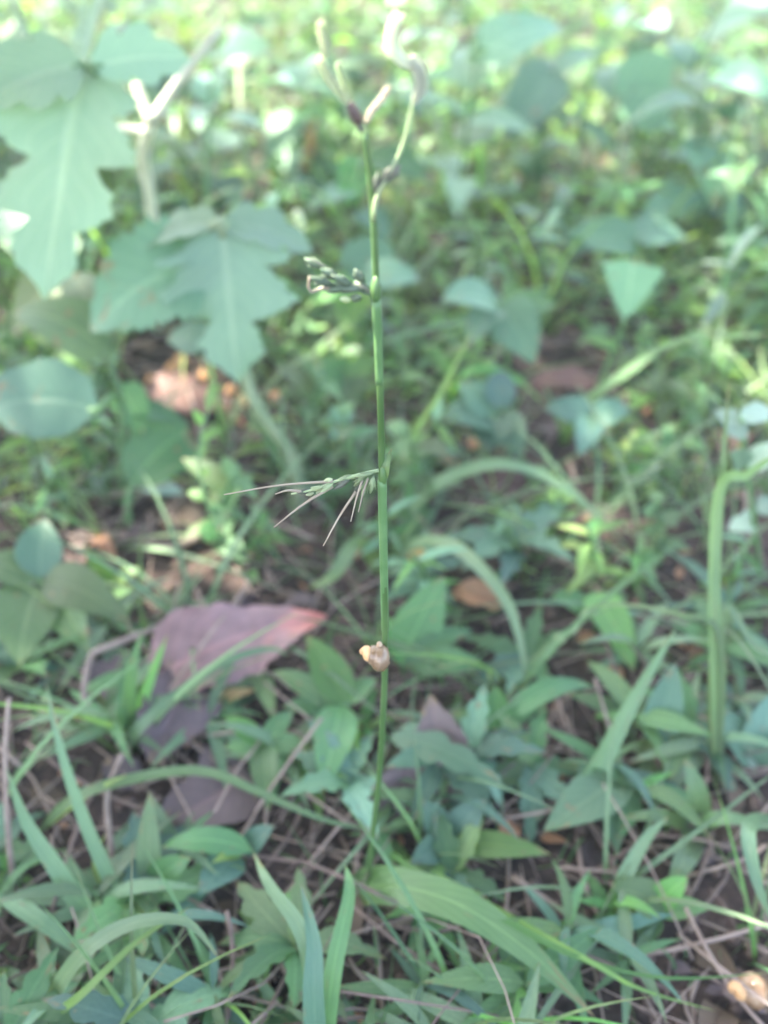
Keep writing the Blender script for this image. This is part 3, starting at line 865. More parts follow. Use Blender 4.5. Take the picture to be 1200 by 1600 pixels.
tuft('grass tuft with narrow blades slanting across the dark soil at the edge', (205, 1440),
     [([(170, 1370, .02), (128, 1270, .045), (95, 1170, .07), (70, 1060, .09)], 24, 'bluegrass', dict(nrm=(.2, -1, .5))),
      ([(140, 1425, .015), (85, 1350, .035), (40, 1280, .05), (10, 1200, .07)], 34, 'bluegrass', dict(nrm=(.3, -1, .5))),
      ([(150, 1360, .02), (165, 1300, .035)], 12, 'yellow')])
tuft('thin bent blade resting over the mauve dead leaf', (205, 1180),
     [([(215, 1140, .03), (285, 1080, .042), (350, 1035, .05), (420, 1014, .045), (455, 1025, .035)], 20, 'bluegrass'),
      ([(205, 1060, .05), (222, 985, .07)], 22, 'lance', dict(nrm=(.2, -1, .4))),
      ([(225, 1090, .035), (262, 990, .06)], 22, 'fresh', dict(nrm=(.2, -1, .4))),
      ([(190, 1100, .035), (200, 1010, .05)], 20, 'lance')])
tuft('wide blade arching over dark holes in the lower corner', (60, 1600),
     [([(120, 1500, .045), (200, 1445, .06), (290, 1440, .062), (345, 1500, .05)], 26, 'bluegrass'),
      ([(120, 1560, .04), (210, 1475, .055), (300, 1415, .06)], 14, 'yellow')])
tuft('star of four broad blue-green blades beside the dark corner gap', (1085, 1300),
     [([(1088, 1240, .03), (1070, 1185, .045)], 44, 'bluegrass', dict(nrm=(.1, -1, .6))),
      ([(1130, 1278, .03), (1210, 1292, .028)], 26, 'bluegrass'),
      ([(1030, 1275, .03), (975, 1278, .025)], 26, 'grass'),
      ([(1070, 1340, .025), (1045, 1390, .015)], 44, 'bluegrass')])
tuft('pale broad blades rising at the picture bottom between the holes', (500, 1690),
     [([(490, 1560, .04), (490, 1470, .055), (470, 1380, .06)], 36, 'teal', dict(nrm=(0, -1, .7))),
      ([(520, 1520, .045), (545, 1400, .06), (540, 1350, .06)], 30, 'lance', dict(nrm=(.1, -1, .7))),
      ([(480, 1480, .05), (420, 1380, .06), (395, 1330, .055)], 28, 'bluegrass', dict(nrm=(.1, -1, .7)))], base=P(500, 1690, 0))
tuft('thin blade slanting under the star of blades', (955, 1420),
     [([(975, 1370, .02), (1010, 1310, .03), (1045, 1275, .035)], 26, 'bluegrass')])
tuft('narrow drooping blade at the corner beside the snail shell', (1210, 1290),
     [([(1170, 1290, .05), (1180, 1370, .05), (1210, 1450, .03)], 28, 'bluegrass')])
# weak bright sunlit stems of the far part
tuft('bright yellow-green upright blade standing behind the triangular leaf', (985, 470),
     [([(978, 390, .06), (970, 320, .10), (962, 262, .13)], 18, 'yellow', dict(nrm=(0, -1, .2)))])
tuft('yellow-green upright blade right of the white flower spikes', (690, 330),
     [([(694, 245, .08), (700, 190, .11), (712, 140, .13)], 15, 'yellow', dict(nrm=(0, -1, .2)))])
tuft('yellow-green blade reaching the top edge of the picture', (740, 130),
     [([(755, 60, .08), (765, 20, .10), (775, -20, .12)], 16, 'yellow', dict(nrm=(0, -1, .2)))])
tuft('pair of pale green upright shoots left of the flower spikes', (440, 330),
     [([(428, 260, .06), (418, 200, .09), (412, 150, .115)], 17, 'fresh', dict(nrm=(0, -1, .2))),
      ([(465, 230, .08), (445, 180, .10), (430, 150, .12)], 15, 'pale', dict(nrm=(0, -1, .2)))])
tuft('upright stalks with overexposed light painted in pale at the top edge above the lobed leaf', (110, 200),  # overexposed white of the stalks is put into a pale blade colour
     [([(118, 100, .19), (128, 40, .23), (135, -20, .26)], 26, 'pale', dict(nrm=(0, -1, .2))),
      ([(60, 90, .19), (30, 30, .23), (5, -30, .26)], 22, 'pale', dict(nrm=(0, -1, .2))),
      ([(150, 15, .24), (175, 20, .24), (182, -20, .26)], 20, 'pale', dict(nrm=(0, -1, .2)))])
tuft('pinkish dry stalk pair left of the flowering fingers', (478, 300),
     [([(478, 250, .07), (480, 200, .09), (470, 155, .11)], 14, 'tan', dict(nrm=(0, -1, .2))),
      ([(485, 220, .09), (495, 185, .10)], 14, 'tan', dict(nrm=(0, -1, .2)))])

# creeping seed head under the arching blade
def creeping_head():
    b = G(770, 1110)
    root = empty('seeding_grass', b, 'slanting thin grass with a beaded pale seed head beside the bright green leaf', 'grass')
    add_tube(root, [b, P(820, 1068, .02), P(880, 1000, .035), P(960, 920, .05), (P(1060, 850, .06))], .0009, .0005, 'stem')
    for i in range(16):
        u, v = 865 + i * 4.2 + rnd.uniform(-6, 6), 1012 - i * 4.2 + rnd.uniform(-6, 6)
        p = P(u, v, .034 + .0006 * i)
        mb = MB(); mb.blob(p, (0.6, 0.5, rnd.uniform(-.3, .8)), .0012, .003, 6, 4); mb.build('seed', 'palestem', root, b)


creeping_head()

# lance-leaved weeds in the near part
herb('lance_weed', 'weed with a large upright pointed leaf just behind the snail', 'weed', (640, 1075),
     [(630, 1050, .012), (625, 1030, .022)],
     [((625, 1035, .02), (695, 900, .06), 82, 'lance', 'lance', dict(nrm=(-.1, -1, .5), arch=.05)),
      ((640, 1045, .018), (765, 1045, .03), 48, 'lance', 'lance', dict(arch=.15)),
      ((632, 1040, .02), (740, 985, .035), 40, 'lance', 'lance', dict(arch=.15)),
      ((628, 1040, .02), (600, 960, .03), 30, 'lance', 'fresh')])
herb('lance_weed', 'cluster of bright lance leaves left of the stalk below the snail', 'weed', (525, 1150),
     [(528, 1120, .012), (530, 1100, .025)],
     [((545, 1105, .025), (478, 992, .045), 62, 'lance', 'fresh', dict(nrm=(.2, -1, .8), arch=.08)),
      ((535, 1100, .025), (505, 1240, .025), 72, 'lance', 'lance', dict(arch=.1)),
      ((540, 1100, .025), (590, 1060, .03), 40, 'lance', 'lance'),
      ((525, 1110, .022), (425, 1050, .03), 40, 'lance', 'lance', dict(arch=.15)),
      ((520, 1110, .022), (440, 1105, .02), 34, 'lance', 'lance'),
      ((530, 1110, .022), (560, 1200, .02), 44, 'lance', 'fresh')])
herb('lance_weed', 'lance-leaved sprig under the tip of the mauve dead leaf', 'weed', (400, 1050),
     [(395, 1040, .008)],
     [((395, 1040, .008), (330, 1048, .014), 26, 'lance', 'lance'), ((395, 1040, .008), (425, 1020, .012), 22, 'lance', 'fresh'),
      ((395, 1045, .008), (345, 1130, .012), 36, 'lance', 'lance'), ((400, 1045, .008), (430, 1130, .015), 36, 'lance', 'lance')])
herb('lance_weed', 'weed with lobed bright leaves spreading above the dark purple leaf', 'weed', (420, 1200),
     [(415, 1180, .015), (410, 1165, .025)],
     [((410, 1165, .025), (350, 1170, .025), 36, 'lance', 'lance'), ((412, 1165, .025), (420, 1270, .02), 50, 'lance', 'lance', dict(arch=.15)),
      ((412, 1165, .025), (490, 1170, .02), 36, 'lance', 'lance'), ((412, 1165, .025), (350, 1120, .03), 34, 'lance', 'fresh'), ((412, 1165, .025), (460, 1110, .03), 36, 'lance', 'lance')])
herb('lance_weed', 'weed with a bright yellow-green leaf bending beside the creeping seed head', 'weed', (930, 1000),
     [(930, 980, .01), (928, 960, .022)],
     [((925, 925, .035), (990, 1050, .02), 64, 'ovate', 'fresh', dict(arch=.1, nrm=(.2, -.6, 1))),
      ((928, 960, .022), (860, 930, .03), 40, 'lance', 'lance'), ((928, 960, .022), (980, 930, .03), 36, 'lance', 'fresh')])
herb('lance_weed', 'weed with one elongated dull grey-green leaf behind the slanting blade', 'weed', (1025, 1200),
     [(1028, 1180, .01)],
     [((1022, 1175, .01), (1055, 1035, .05), 62, 'lance', 'teal', dict(nrm=(-.3, -1, .5), arch=.05)),
      ((1025, 1185, .01), (1000, 1240, .012), 40, 'lance', 'olive'), ((1028, 1180, .01), (980, 1170, .02), 36, 'lance', 'olive')])
herb('lance_weed', 'weed with narrow upright leaves beside the drooping blade end', 'weed', (790, 1180),
     [(780, 1150, .012), (775, 1120, .025)],
     [((775, 1150, .02), (775, 1070, .035), 46, 'lance', 'fresh', dict(nrm=(0, -1, .5))), ((775, 1140, .02), (705, 1115, .025), 44, 'lance', 'lance'),
      ((780, 1130, .02), (800, 1200, .01), 50, 'lance', 'lance'), ((778, 1130, .02), (850, 1100, .03), 40, 'lance', 'lance'),
      ((780, 1130, .02), (930, 1075, .03), 40, 'lance', 'lance', dict(arch=.25))])
herb('lance_weed', 'weed with a flat pointed leaf aimed at the long thin stem', 'weed', (700, 1330),
     [(698, 1320, .01)],
     [((700, 1318, .014), (862, 1335, .02), 46, 'lance', 'fresh', dict(arch=.06, nrm=(0, -.3, 1))), ((698, 1320, .01), (660, 1250, .03), 50, 'lance', 'teal'),
      ((698, 1320, .01), (760, 1250, .03), 54, 'lance', 'teal'), ((698, 1320, .01), (640, 1350, .02), 50, 'lance', 'teal')])
herb('lance_weed', 'weed with feathery blue-green leaves crossing behind the stalk base', 'weed', (700, 1210),
     [(690, 1190, .02), (685, 1175, .03)],
     [((610, 1150, .03), (790, 1230, .035), 56, 'lance', 'teal', dict(lobes=4, lobe_depth=.4, arch=.1, across=3, petiole=False)),
      ((685, 1180, .03), (600, 1200, .03), 36, 'lance', 'teal'), ((690, 1190, .025), (780, 1290, .02), 50, 'lance', 'teal', dict(lobes=4, lobe_depth=.4, across=3)),
      ((690, 1190, .025), (640, 1290, .02), 36, 'lance', 'teal')])
herb('lance_weed', 'weed with a wide triangular leaf tip pointing at the flat pointed leaf', 'weed', (960, 1260),
     [(960, 1240, .012)],
     [((985, 1210, .022), (848, 1300, .018), 84, 'lance', 'bluegrass', dict(arch=.06, nrm=(-.2, -.4, 1))), ((960, 1240, .012), (960, 1330, .01), 50, 'lance', 'teal'),
      ((960, 1240, .012), (900, 1200, .02), 40, 'lance', 'teal')])
herb('lance_weed', 'weed with tan-edged pointed leaves above the crossing straws', 'weed', (1020, 1430),
     [(1020, 1420, .01)],
     [((1040, 1420, .014), (955, 1385, .02), 60, 'ovate', 'olive', dict(arch=.1)), ((1020, 1420, .01), (1075, 1370, .03), 44, 'lance', 'fresh'),
      ((1020, 1425, .01), (1110, 1420, .02), 40, 'lance', 'lance'), ((1020, 1425, .01), (1000, 1490, .008), 44, 'lance', 'lance')])
herb('lance_weed', 'weed with a tall narrow leaf beside the dark purple dead leaf', 'weed', (232, 1400),
     [(232, 1390, .008)],
     [((232, 1395, .008), (234, 1235, .05), 40, 'lance', 'bluegrass', dict(nrm=(.1, -1, .4), arch=.02)), ((232, 1390, .008), (300, 1340, .03), 50, 'lance', 'lance')])
herb('lance_weed', 'weed with a rounded arching leaf below the dark purple dead leaf', 'weed', (380, 1340),
     [(375, 1330, .012)],
     [((395, 1330, .02), (250, 1325, .02), 44, 'lance', 'lance', dict(arch=.2)), ((375, 1335, .012), (310, 1400, .02), 60, 'ovate', 'teal'),
      ((380, 1335, .012), (330, 1350, .03), 18, 'lance', 'yellow'), ((378, 1335, .012), (430, 1290, .03), 40, 'lance', 'teal')])
herb('lance_weed', 'weed with light green pointed leaves on the soil beyond the bent twig', 'weed', (180, 930),
     [(178, 915, .01)],
     [((178, 915, .01), (222, 890, .02), 30, 'lance', 'fresh'), ((178, 915, .01), (140, 880, .03), 28, 'lance', 'lance', dict(nrm=(0, -1, .4))),
      ((178, 915, .01), (132, 860, .035), 30, 'lance', 'lance', dict(nrm=(0, -1, .4))), ((178, 920, .01), (190, 985, .02), 60, 'ovate', 'lance')])
herb('broad_leaf_weed', 'broad pale green leafy weed at the edge above the bent twig', 'weed', (60, 960),
     [(60, 930, .03), (62, 900, .045)],
     [((62, 905, .045), (70, 810, .07), 80, 'lance', 'teal', dict(nrm=(0, -1, .5))), ((62, 905, .045), (-30, 880, .05), 70, 'lance', 'olive'),
      ((65, 910, .045), (205, 975, .04), 80, 'lance', 'olive', dict(arch=.15)), ((60, 915, .04), (30, 1040, .03), 110, 'ovate', 'olive'),
      ((70, 910, .04), (140, 1020, .03), 80, 'ovate', 'lance')])
# dark blue-green leaves right of the stalk
herb('teal_leaf_weed', 'low weed with rounded dark blue-green leaves in the hollow right of the stalk', 'weed', (760, 720),
     [(768, 690, .02), (775, 640, .04)],
     [((770, 660, .04), (690, 655, .05), 85, 'ovate', 'teal', dict(arch=.12)), ((775, 650, .045), (815, 720, .03), 62, 'ovate', 'teal', dict(arch=.1)),
      ((775, 640, .05), (790, 580, .06), 50, 'ovate', 'teal'), ((772, 650, .045), (715, 600, .06), 60, 'ovate', 'teal'), ((774, 650, .045), (760, 710, .03), 70, 'ovate', 'teal')])
herb('teal_leaf_weed', 'dark blue-green leaf pair overhanging the reddish hollow', 'weed', (935, 740),
     [(930, 690, .03), (925, 660, .045)],
     [((925, 655, .045), (850, 640, .05), 50, 'ovate', 'teal'), ((925, 655, .045), (905, 715, .035), 46, 'ovate', 'teal'), ((928, 655, .045), (985, 640, .05), 46, 'ovate', 'teal')])
herb('broad_leaf_weed', 'weed with a large dull leaf hanging right of the stalk above the hollow', 'weed', (800, 640),
     [(790, 540, .07), (775, 470, .10)],
     [((780, 475, .10), (835, 570, .07), 85, 'ovate', 'mint', dict(arch=.08, nrm=(.1, -1, .7))), ((775, 475, .10), (690, 470, .11), 80, 'ovate', 'mint'),
      ((775, 480, .10), (730, 540, .08), 60, 'ovate', 'mint'), ((785, 490, .09), (870, 480, .1), 60, 'ovate', 'lance')], r0=.002, r1=.0015)
herb('triangular_leaf_weed', 'upright wedge-shaped blue-green leaf on a thin stalk below the bright yellow blade', 'weed', (925, 640),
     [(945, 580, .045), (965, 530, .075), (975, 500, .095)],
     [((976, 498, .095), (990, 405, .13), 112, 'tri', 'mint', dict(nrm=(0, -1, .35), arch=.02, fold=.08, across=3))], r0=.002, r1=.0018)
herb('round_leaf_weed', 'weed with a big rounded leaf at the top right above the white glint', 'weed', (1010, 330),
     [(1000, 250, .08), (980, 170, .13)],
     [((960, 150, .145), (1062, 160, .135), 125, 'round', 'mint', dict(nrm=(0, -1, .7), arch=.1, across=3, fold=.05)),
      ((975, 160, .14), (935, 110, .15), 60, 'ovate', 'mint'), ((985, 190, .12), (1060, 210, .1), 50, 'ovate', 'mint')], r0=.003, r1=.002)
herb('round_leaf_weed', 'weed with a long hanging dull green leaf right of the white flower spikes', 'weed', (830, 330),
     [(840, 240, .07), (862, 130, .14)],
     [((875, 105, .15), (785, 225, .11), 92, 'lance', 'mint', dict(nrm=(0, -1, .7), arch=.05)), ((868, 110, .15), (825, 95, .155), 30, 'lance', 'pale'),
      ((868, 120, .145), (940, 80, .16), 50, 'lance', 'mint')], r0=.0025, r1=.0015)
herb('round_leaf_weed', 'weed with broad dull leaves beside the bright yellow upright blade', 'weed', (1030, 500),
     [(1020, 420, .05), (1010, 370, .08)],
     [((985, 370, .085), (1075, 375, .08), 70, 'ovate', 'mint', dict(arch=.1)), ((1000, 380, .08), (870, 385, .085), 70, 'ovate', 'mint', dict(arch=.1)),
      ((1010, 372, .08), (1020, 330, .1), 40, 'ovate', 'mint')], r0=.0025, r1=.0015)
herb('round_leaf_weed', 'weed with a fresh pointed leaf just behind the fork of the flowering stalk', 'weed', (560, 420),
     [(560, 360, .06), (558, 300, .10)],
     [((566, 245, .12), (540, 330, .09), 60, 'ovate', 'fresh', dict(nrm=(0, -1, .6), arch=.04)), ((570, 250, .12), (680, 290, .1), 60, 'lance', 'lance', dict(arch=.12)),
      ((560, 300, .1), (480, 330, .09), 50, 'ovate', 'mint'), ((560, 330, .08), (610, 380, .06), 60, 'ovate', 'mint')], r0=.0022, r1=.0015)
herb('round_leaf_weed', 'weed with a rounded mint leaf behind the dark side spike', 'weed', (570, 560),
     [(565, 480, .06), (560, 430, .085)],
     [((530, 420, .09), (620, 410, .09), 70, 'round', 'mint', dict(nrm=(0, -1, .7), arch=.1)), ((565, 440, .085), (660, 440, .085), 70, 'ovate', 'mint'),
      ((560, 450, .08), (540, 520, .05), 60, 'ovate', 'fresh'), ((560, 450, .08), (480, 480, .06), 60, 'ovate', 'fresh')], r0=.0022, r1=.0015)
herb('lobed_weed', 'small lobed-leaf weed hugging the left of the stalk above the feathery spike', 'weed', (540, 700),
     [(540, 640, .03), (545, 600, .045)],
     [((545, 570, .055), (545, 650, .03), 70, 'ovate', 'olive', dict(lobes=3, lobe_depth=.35, across=3, nrm=(0, -1, .7))), ((545, 605, .045), (500, 560, .06), 50, 'ovate', 'fresh'),
      ((545, 605, .045), (590, 560, .06), 40, 'ovate', 'fresh'), ((540, 640, .03), (520, 690, .03), 40, 'ovate', 'mint')])
# leaves at the right edge, their sunlight painted in as a whitish colour
herb('pale_leaf_weed', 'small-leaved weed with sunlight painted whitish into its leaves at the right edge behind the tall blades', 'weed', (1190, 900),
     [(1180, 830, .05), (1165, 720, .10), (1155, 650, .13)],
     [((1165, 690, .12), (1115, 640, .13), 40, 'lance', 'pale', dict(ragged=.3)), ((1160, 660, .13), (1205, 640, .13), 40, 'lance', 'pale', dict(ragged=.3)), ((1170, 740, .09), (1215, 690, .11), 40, 'lance', 'pale', dict(ragged=.3)),
      ((1180, 815, .055), (1138, 830, .05), 40, 'lance', 'pale', dict(ragged=.3)), ((1180, 800, .06), (1225, 790, .06), 40, 'lance', 'pale', dict(ragged=.3)), ((1165, 700, .11), (1150, 740, .09), 36, 'lance', 'waxy', dict(ragged=.3))])
herb('pale_leaf_weed', 'pale round leaf low at the right edge below the tall blades', 'weed', (1180, 1210),
     [(1175, 1195, .01)],
     [((1190, 1190, .012), (1140, 1165, .02), 44, 'ovate', 'pale'), ((1178, 1195, .012), (1110, 1110, .03), 70, 'ovate', 'teal', dict(arch=.15)),
      ((1178, 1195, .012), (1215, 1080, .04), 70, 'ovate', 'teal', dict(arch=.1)), ((1178, 1195, .012), (1215, 1150, .03), 40, 'ovate', 'mint')])
herb('narrow_leaf_weed', 'pair of narrow upright pointed shoots above the short pale stalks', 'weed', (1020, 730),
     [(1020, 715, .01)],
     [((1010, 715, .012), (995, 665, .03), 34, 'lance', 'fresh', dict(nrm=(0, -1, .3))), ((1040, 715, .012), (1042, 665, .03), 28, 'lance', 'lance', dict(nrm=(0, -1, .3))),
      ((1022, 720, .01), (1070, 700, .02), 26, 'lance', 'lance')])

# white glint of a sunlit floret and the red seed
def small_bit(name, label, cat, c, ax, r, l, mat):
    root = empty(name, P(c[0], c[1], 0), label, cat)
    p = P(*c)
    mb = MB(); mb.tube(spline([P(c[0], c[1] + 130, 0.0), P(c[0] + 6, c[1] + 60, c[2] * .5), p], 8), [.0012] * 8, 6); mb.build('stem', 'stem', root, root.location)
    for k in range(3):
        mb = MB(); mb.blob(p + Vector(ax).normalized() * l * (k - 1) * .9, ax, r * (1.1 - .15 * k), l * .75, 8, 5); mb.build('floret', mat, root, root.location)


small_bit('white_flower', 'single bright white flower bud glinting at the upper right', 'flower', (1117, 215, .12), (0.05, 0, 1), .0045, .0075, 'flower')
small_bit('white_flower', 'small whitish bud in front of the rounded leaf by the flowering fork', 'flower', (468, 345, .10), (-.2, 0, 1), .0045, .006, 'flower')
small_bit('white_flower', 'white bud beside the hanging dull green leaf', 'flower', (908, 185, .11), (.3, 0, 1), .0045, .007, 'flower')

# orange beads standing in for sun glints on litter under the lobed leaves
for i, (u, v, lab) in enumerate(((343, 572, 'topmost under the leaf rim'), (270, 590, 'beside the rim of the blue-green leaf'), (240, 612, 'nearest the rounded pale leaf'),
                                 (262, 623, 'lowest of the row'), (291, 621, 'largest and roundest'), (308, 628, 'dull, beside the largest'), (322, 604, 'under the toothed leaf tip'),
                                 (365, 632, 'bright, beside the thick pale stem'), (383, 649, 'pale, against the thick pale stem'), (434, 642, 'yellowish, right of the thick pale stem'),
                                 (478, 602, 'yellow, under the curved straw'), (285, 578, 'tiny, in the dark hollow'))):
    p = G(u, v) + Vector((0, 0, .012))
    o = empty('seed', p, 'orange bead standing in for a sun glint in the hollow, ' + lab, 'seed', 'orange beads standing in for sun glints under the lobed leaves')
    mb = MB(); mb.blob(p, (rnd.uniform(-1, 1), rnd.uniform(-1, 1), .8), .0055, .0060, 8, 6); mb.build('glint_body', 'bead', o, p)
    mb = MB(); mb.tube([p + Vector((0, 0, -.004)), p + Vector((.001, .001, -.014))], [.0008, .0012], 5); mb.build('glint_stalk', 'straw', o, p)


# ------------------------------------------------------------------ the many other weeds, each a plant of its own
LANDMARKS = [
    (590, 1390, 'the stalk base'), (588, 1022, 'the snail'), (380, 980, 'the mauve dead leaf'), (320, 1250, 'the dark purple dead leaf'),
    (145, 1040, 'the bent twig'), (250, 720, 'the seedling'), (90, 650, 'the rounded pale leaf'), (360, 470, 'the toothed blue-green leaves'),
    (90, 250, 'the big lobed leaf'), (236, 200, 'the forked cream stem'), (540, 440, 'the dark side spike'), (480, 760, 'the feathery spike'),
    (640, 110, 'the white flower spikes'), (520, 110, 'the pale flowering fingers'), (1117, 215, 'the white glint'), (1010, 150, 'the big rounded leaf'),
    (968, 320, 'the bright yellow blade'), (990, 440, 'the wedge-shaped leaf'), (820, 170, 'the hanging dull leaf'), (800, 500, 'the large hanging leaf'),
    (760, 660, 'the dark blue-green leaves'), (800, 730, 'the high arching blade'), (770, 930, 'the tan dead leaf'), (895, 990, 'the beaded seed head'),
    (950, 980, 'the bright yellow-green leaf'), (1040, 1110, 'the elongated dull leaf'), (1090, 1280, 'the star of blades'), (1160, 720, 'the whitish leaves'),
    (1165, 1545, 'the corner snail shell'), (780, 1330, 'the flat pointed leaf'), (740, 1450, 'the broad dull blade'), (900, 1420, 'the pinkish straw'),
    (250, 1450, 'the wide arching blade'), (490, 1480, 'the pale broad blades'), (100, 1350, 'the slanting blades'), (1120, 1000, 'the tall edge blades'),
    (690, 190, 'the yellow-green shoot'), (430, 200, 'the pale shoot pair'), (550, 610, 'the small lobed weed'), (1000, 560, 'the sweeping blade'),
]
ORD = ['', 'second ', 'third ', 'fourth ', 'fifth ', 'sixth ', 'seventh ', 'eighth ', 'ninth ', 'tenth ']
USED = {}


def place_label(desc, u, v):
    best = min(LANDMARKS, key=lambda l: (l[0] - u) ** 2 + (l[1] - v) ** 2)
    du, dv = u - best[0], v - best[1]
    rel = ('beyond' if dv < 0 else 'in front of') if abs(dv) > 0.8 * abs(du) else ('to the right of' if du > 0 else 'to the left of')
    key = (desc, rel, best[2])
    k = USED.get(key, 0)
    USED[key] = k + 1
    return (ORD[min(k, 9)] + desc + ' ' + rel + ' ' + best[2])


def leaf_template(kind, arch, fold, wl, lobes=0, n=7, across=1, droop=0.0):
    path = [Vector((0, t, arch * 4 * t * (1 - t) - droop * t * t)) for t in [i / (n - 1) for i in range(n)]]
    mb = MB()
    mb.grid(*leaf_rows(path, wl, Vector((0, 0, 1)), kind, fold=fold, lobes=lobes, across=across, lobe_depth=.45, seed=rnd.random()))
    return mb


TPL = {}
for kind, wl, lobes in (('lance', .30, 0), ('lance', .24, 0), ('lance', .17, 0), ('ovate', .55, 0), ('ovate', .66, 0), ('round', .85, 0), ('lance', .42, 4), ('blade', .075, 0), ('blade', .05, 0), ('blade', .028, 0)):
    for var in range(3):
        key = (kind, wl, lobes, var)
        dr = rnd.uniform(.1, .35) if kind != 'blade' else rnd.uniform(.15, .6)
        TPL[key] = leaf_template(kind, rnd.uniform(.02, .12), rnd.uniform(.1, .3), wl, lobes, n=17 if lobes else (7 if kind != 'blade' else 8), across=2 if lobes else 1, droop=dr)
MESHES = {}


def tpl_mesh(key, mat):
    k = (key, mat)
    if k not in MESHES:
        me = TPL[key].data('blade' if key[0] == 'blade' else 'leaf')
        me.materials.append(M[mat])
        MESHES[k] = me
    return MESHES[k]


def leaf_obj(parent, key, mat, pos, az, el, roll, size, name='leaf'):
    o = bpy.data.objects.new(name, tpl_mesh(key, mat))
    COL.objects.link(o)
    o.parent = parent
    # leaf runs along local +Y: raise by el, turn by az
    rot = Matrix.Rotation(az, 4, 'Z') @ Matrix.Rotation(el, 4, 'X') @ Matrix.Rotation(roll, 4, 'Y')
    o.matrix_basis = Matrix.Translation(pos) @ rot @ Matrix.Scale(size, 4)
    return o


def proto_root(name):
    o = bpy.data.objects.new(name, None)
    COL.objects.link(o)
    o.empty_display_size = .01
    return o


def stem_obj(parent, pts, r0, r1, mat='stem', n=7):
    mb = MB()
    mb.tube(spline(pts, n), [r0 + (r1 - r0) * i / (n - 1) for i in range(n)], 5)
    return mb.build('stem', mat, parent)


def proto_lance(wl, mats, nl, ln):
    r = proto_root('small_weed')
    h = rnd.uniform(.012, .03)
    stem_obj(r, [Vector((0, 0, -.006)), Vector((rnd.uniform(-.004, .004), 0, h * .5)), Vector((rnd.uniform(-.006, .006), rnd.uniform(-.006, .006), h))], .0016, .001)
    a0 = rnd.random() * 6
    for k in range(nl):
        t = (k + 1) / nl
        leaf_obj(r, ('lance', wl, 0, rnd.randrange(3)), rnd.choice(mats), Vector((0, 0, h * (.3 + .7 * t))), a0 + k * 2.4 + rnd.uniform(-.3, .3), rnd.uniform(.0, .35) + .55 * t * rnd.random(), rnd.uniform(-.5, .5), ln * rnd.uniform(.6, 1.15))
    return r


def proto_feather(mats, nl, ln):
    r = proto_root('lobed_seedling')
    h = rnd.uniform(.015, .03)
    stem_obj(r, [Vector((0, 0, -.006)), Vector((0, 0, h * .5)), Vector((.003, 0, h))], .0016, .001)
    a0 = rnd.random() * 6
    for k in range(nl):
        leaf_obj(r, ('lance', .42, 4, rnd.randrange(3)), rnd.choice(mats), Vector((0, 0, h * .8)), a0 + k * 2.4, rnd.uniform(.1, .7), rnd.uniform(-.4, .4), ln * rnd.uniform(.7, 1.1))
    return r


def proto_grass(mats, nb, ln, wl=.05):
    r = proto_root('grass_clump')
    for k in range(nb):
        leaf_obj(r, ('blade', wl, 0, rnd.randrange(3)), rnd.choice(mats), Vector((rnd.uniform(-.006, .006), rnd.uniform(-.006, .006), -.004)), rnd.random() * 6.28,
                 rnd.uniform(.5, 1.35), rnd.uniform(-.5, .5), ln * rnd.uniform(.5, 1.1), 'blade')
    return r


def proto_bushy(mats, nl, h, ln, kind=('ovate', .55)):
    r = proto_root('leafy_weed')
    lean = Vector((rnd.uniform(-.3, .3) * h, rnd.uniform(-.3, .3) * h, h))
    sp = spline([Vector((0, 0, -.008)), lean * .5 + Vector((rnd.uniform(-.1, .1) * h, 0, 0)), lean], 9)
    stem_obj(r, sp, .0026, .0012, 'stem', 9)
    a0 = rnd.random() * 6
    for k in range(nl):
        t = .25 + .75 * (k + .5) / nl
        p = sp[0].lerp(lean, t) if False else sp[min(int(t * 8), 8)]
        leaf_obj(r, (kind[0], kind[1], 0, rnd.randrange(3)), rnd.choice(mats), p, a0 + k * 2.4 + rnd.uniform(-.5, .5), rnd.uniform(-.35, .6), rnd.uniform(-.6, .6), ln * rnd.uniform(.6, 1.2))
    return r


def copy_tree(o, parent=None):
    c = o.copy()
    COL.objects.link(c)
    c.parent = parent
    for ch in list(o.children):
        copy_tree(ch, c)
    return c


CLEAR = [(285, 615, 105), (370, 640, 60), (280, 690, 70), (250, 850, 75), (400, 800, 50), (870, 610, 75), (850, 690, 65), (730, 780, 40), (230, 1270, 90), (150, 1330, 70), (320, 1230, 80), (400, 980, 90), (300, 1060, 70),
         (850, 1130, 70), (1180, 880, 60), (470, 960, 50), (420, 1420, 45), (310, 1540, 50), (880, 1290, 40), (1020, 1330, 45), (600, 1480, 40), (880, 1170, 50), (1180, 1240, 60), (700, 930, 40), (780, 960, 40), (880, 800, 40), (610, 1100, 30), (1165, 1570, 75), (1165, 1660, 75)]


def is_clear(u, v, pad=0):
    return any((u - a) ** 2 + ((v - b_) * 1.15) ** 2 < (r + pad) ** 2 for a, b_, r in CLEAR)


FIRST = {}


def scatter(protos, count, urange, vrange, desc, group, cat, smin, smax, sep=30, far=False, avoid=True):
    placed = []
    tries = 0
    while len(placed) < count and tries < count * 60:
        tries += 1
        u, v = rnd.uniform(*urange), rnd.uniform(*vrange)
        if avoid and is_clear(u, v):
            continue
        if any((u - a) ** 2 + (v - b_) ** 2 < sep ** 2 for a, b_ in placed):
            continue
        p = G(u, v)
        placed.append((u, v))
        pr = rnd.choice(protos)
        if pr.name not in FIRST:
            FIRST[pr.name] = 1
            o = pr
        else:
            o = copy_tree(pr)
        s = rnd.uniform(smin, smax)
        o.location = p
        o.rotation_euler = (0, 0, rnd.random() * 6.28)
        o.scale = (s, s, s)
        tag(o, place_label(desc, u, v), cat, group)


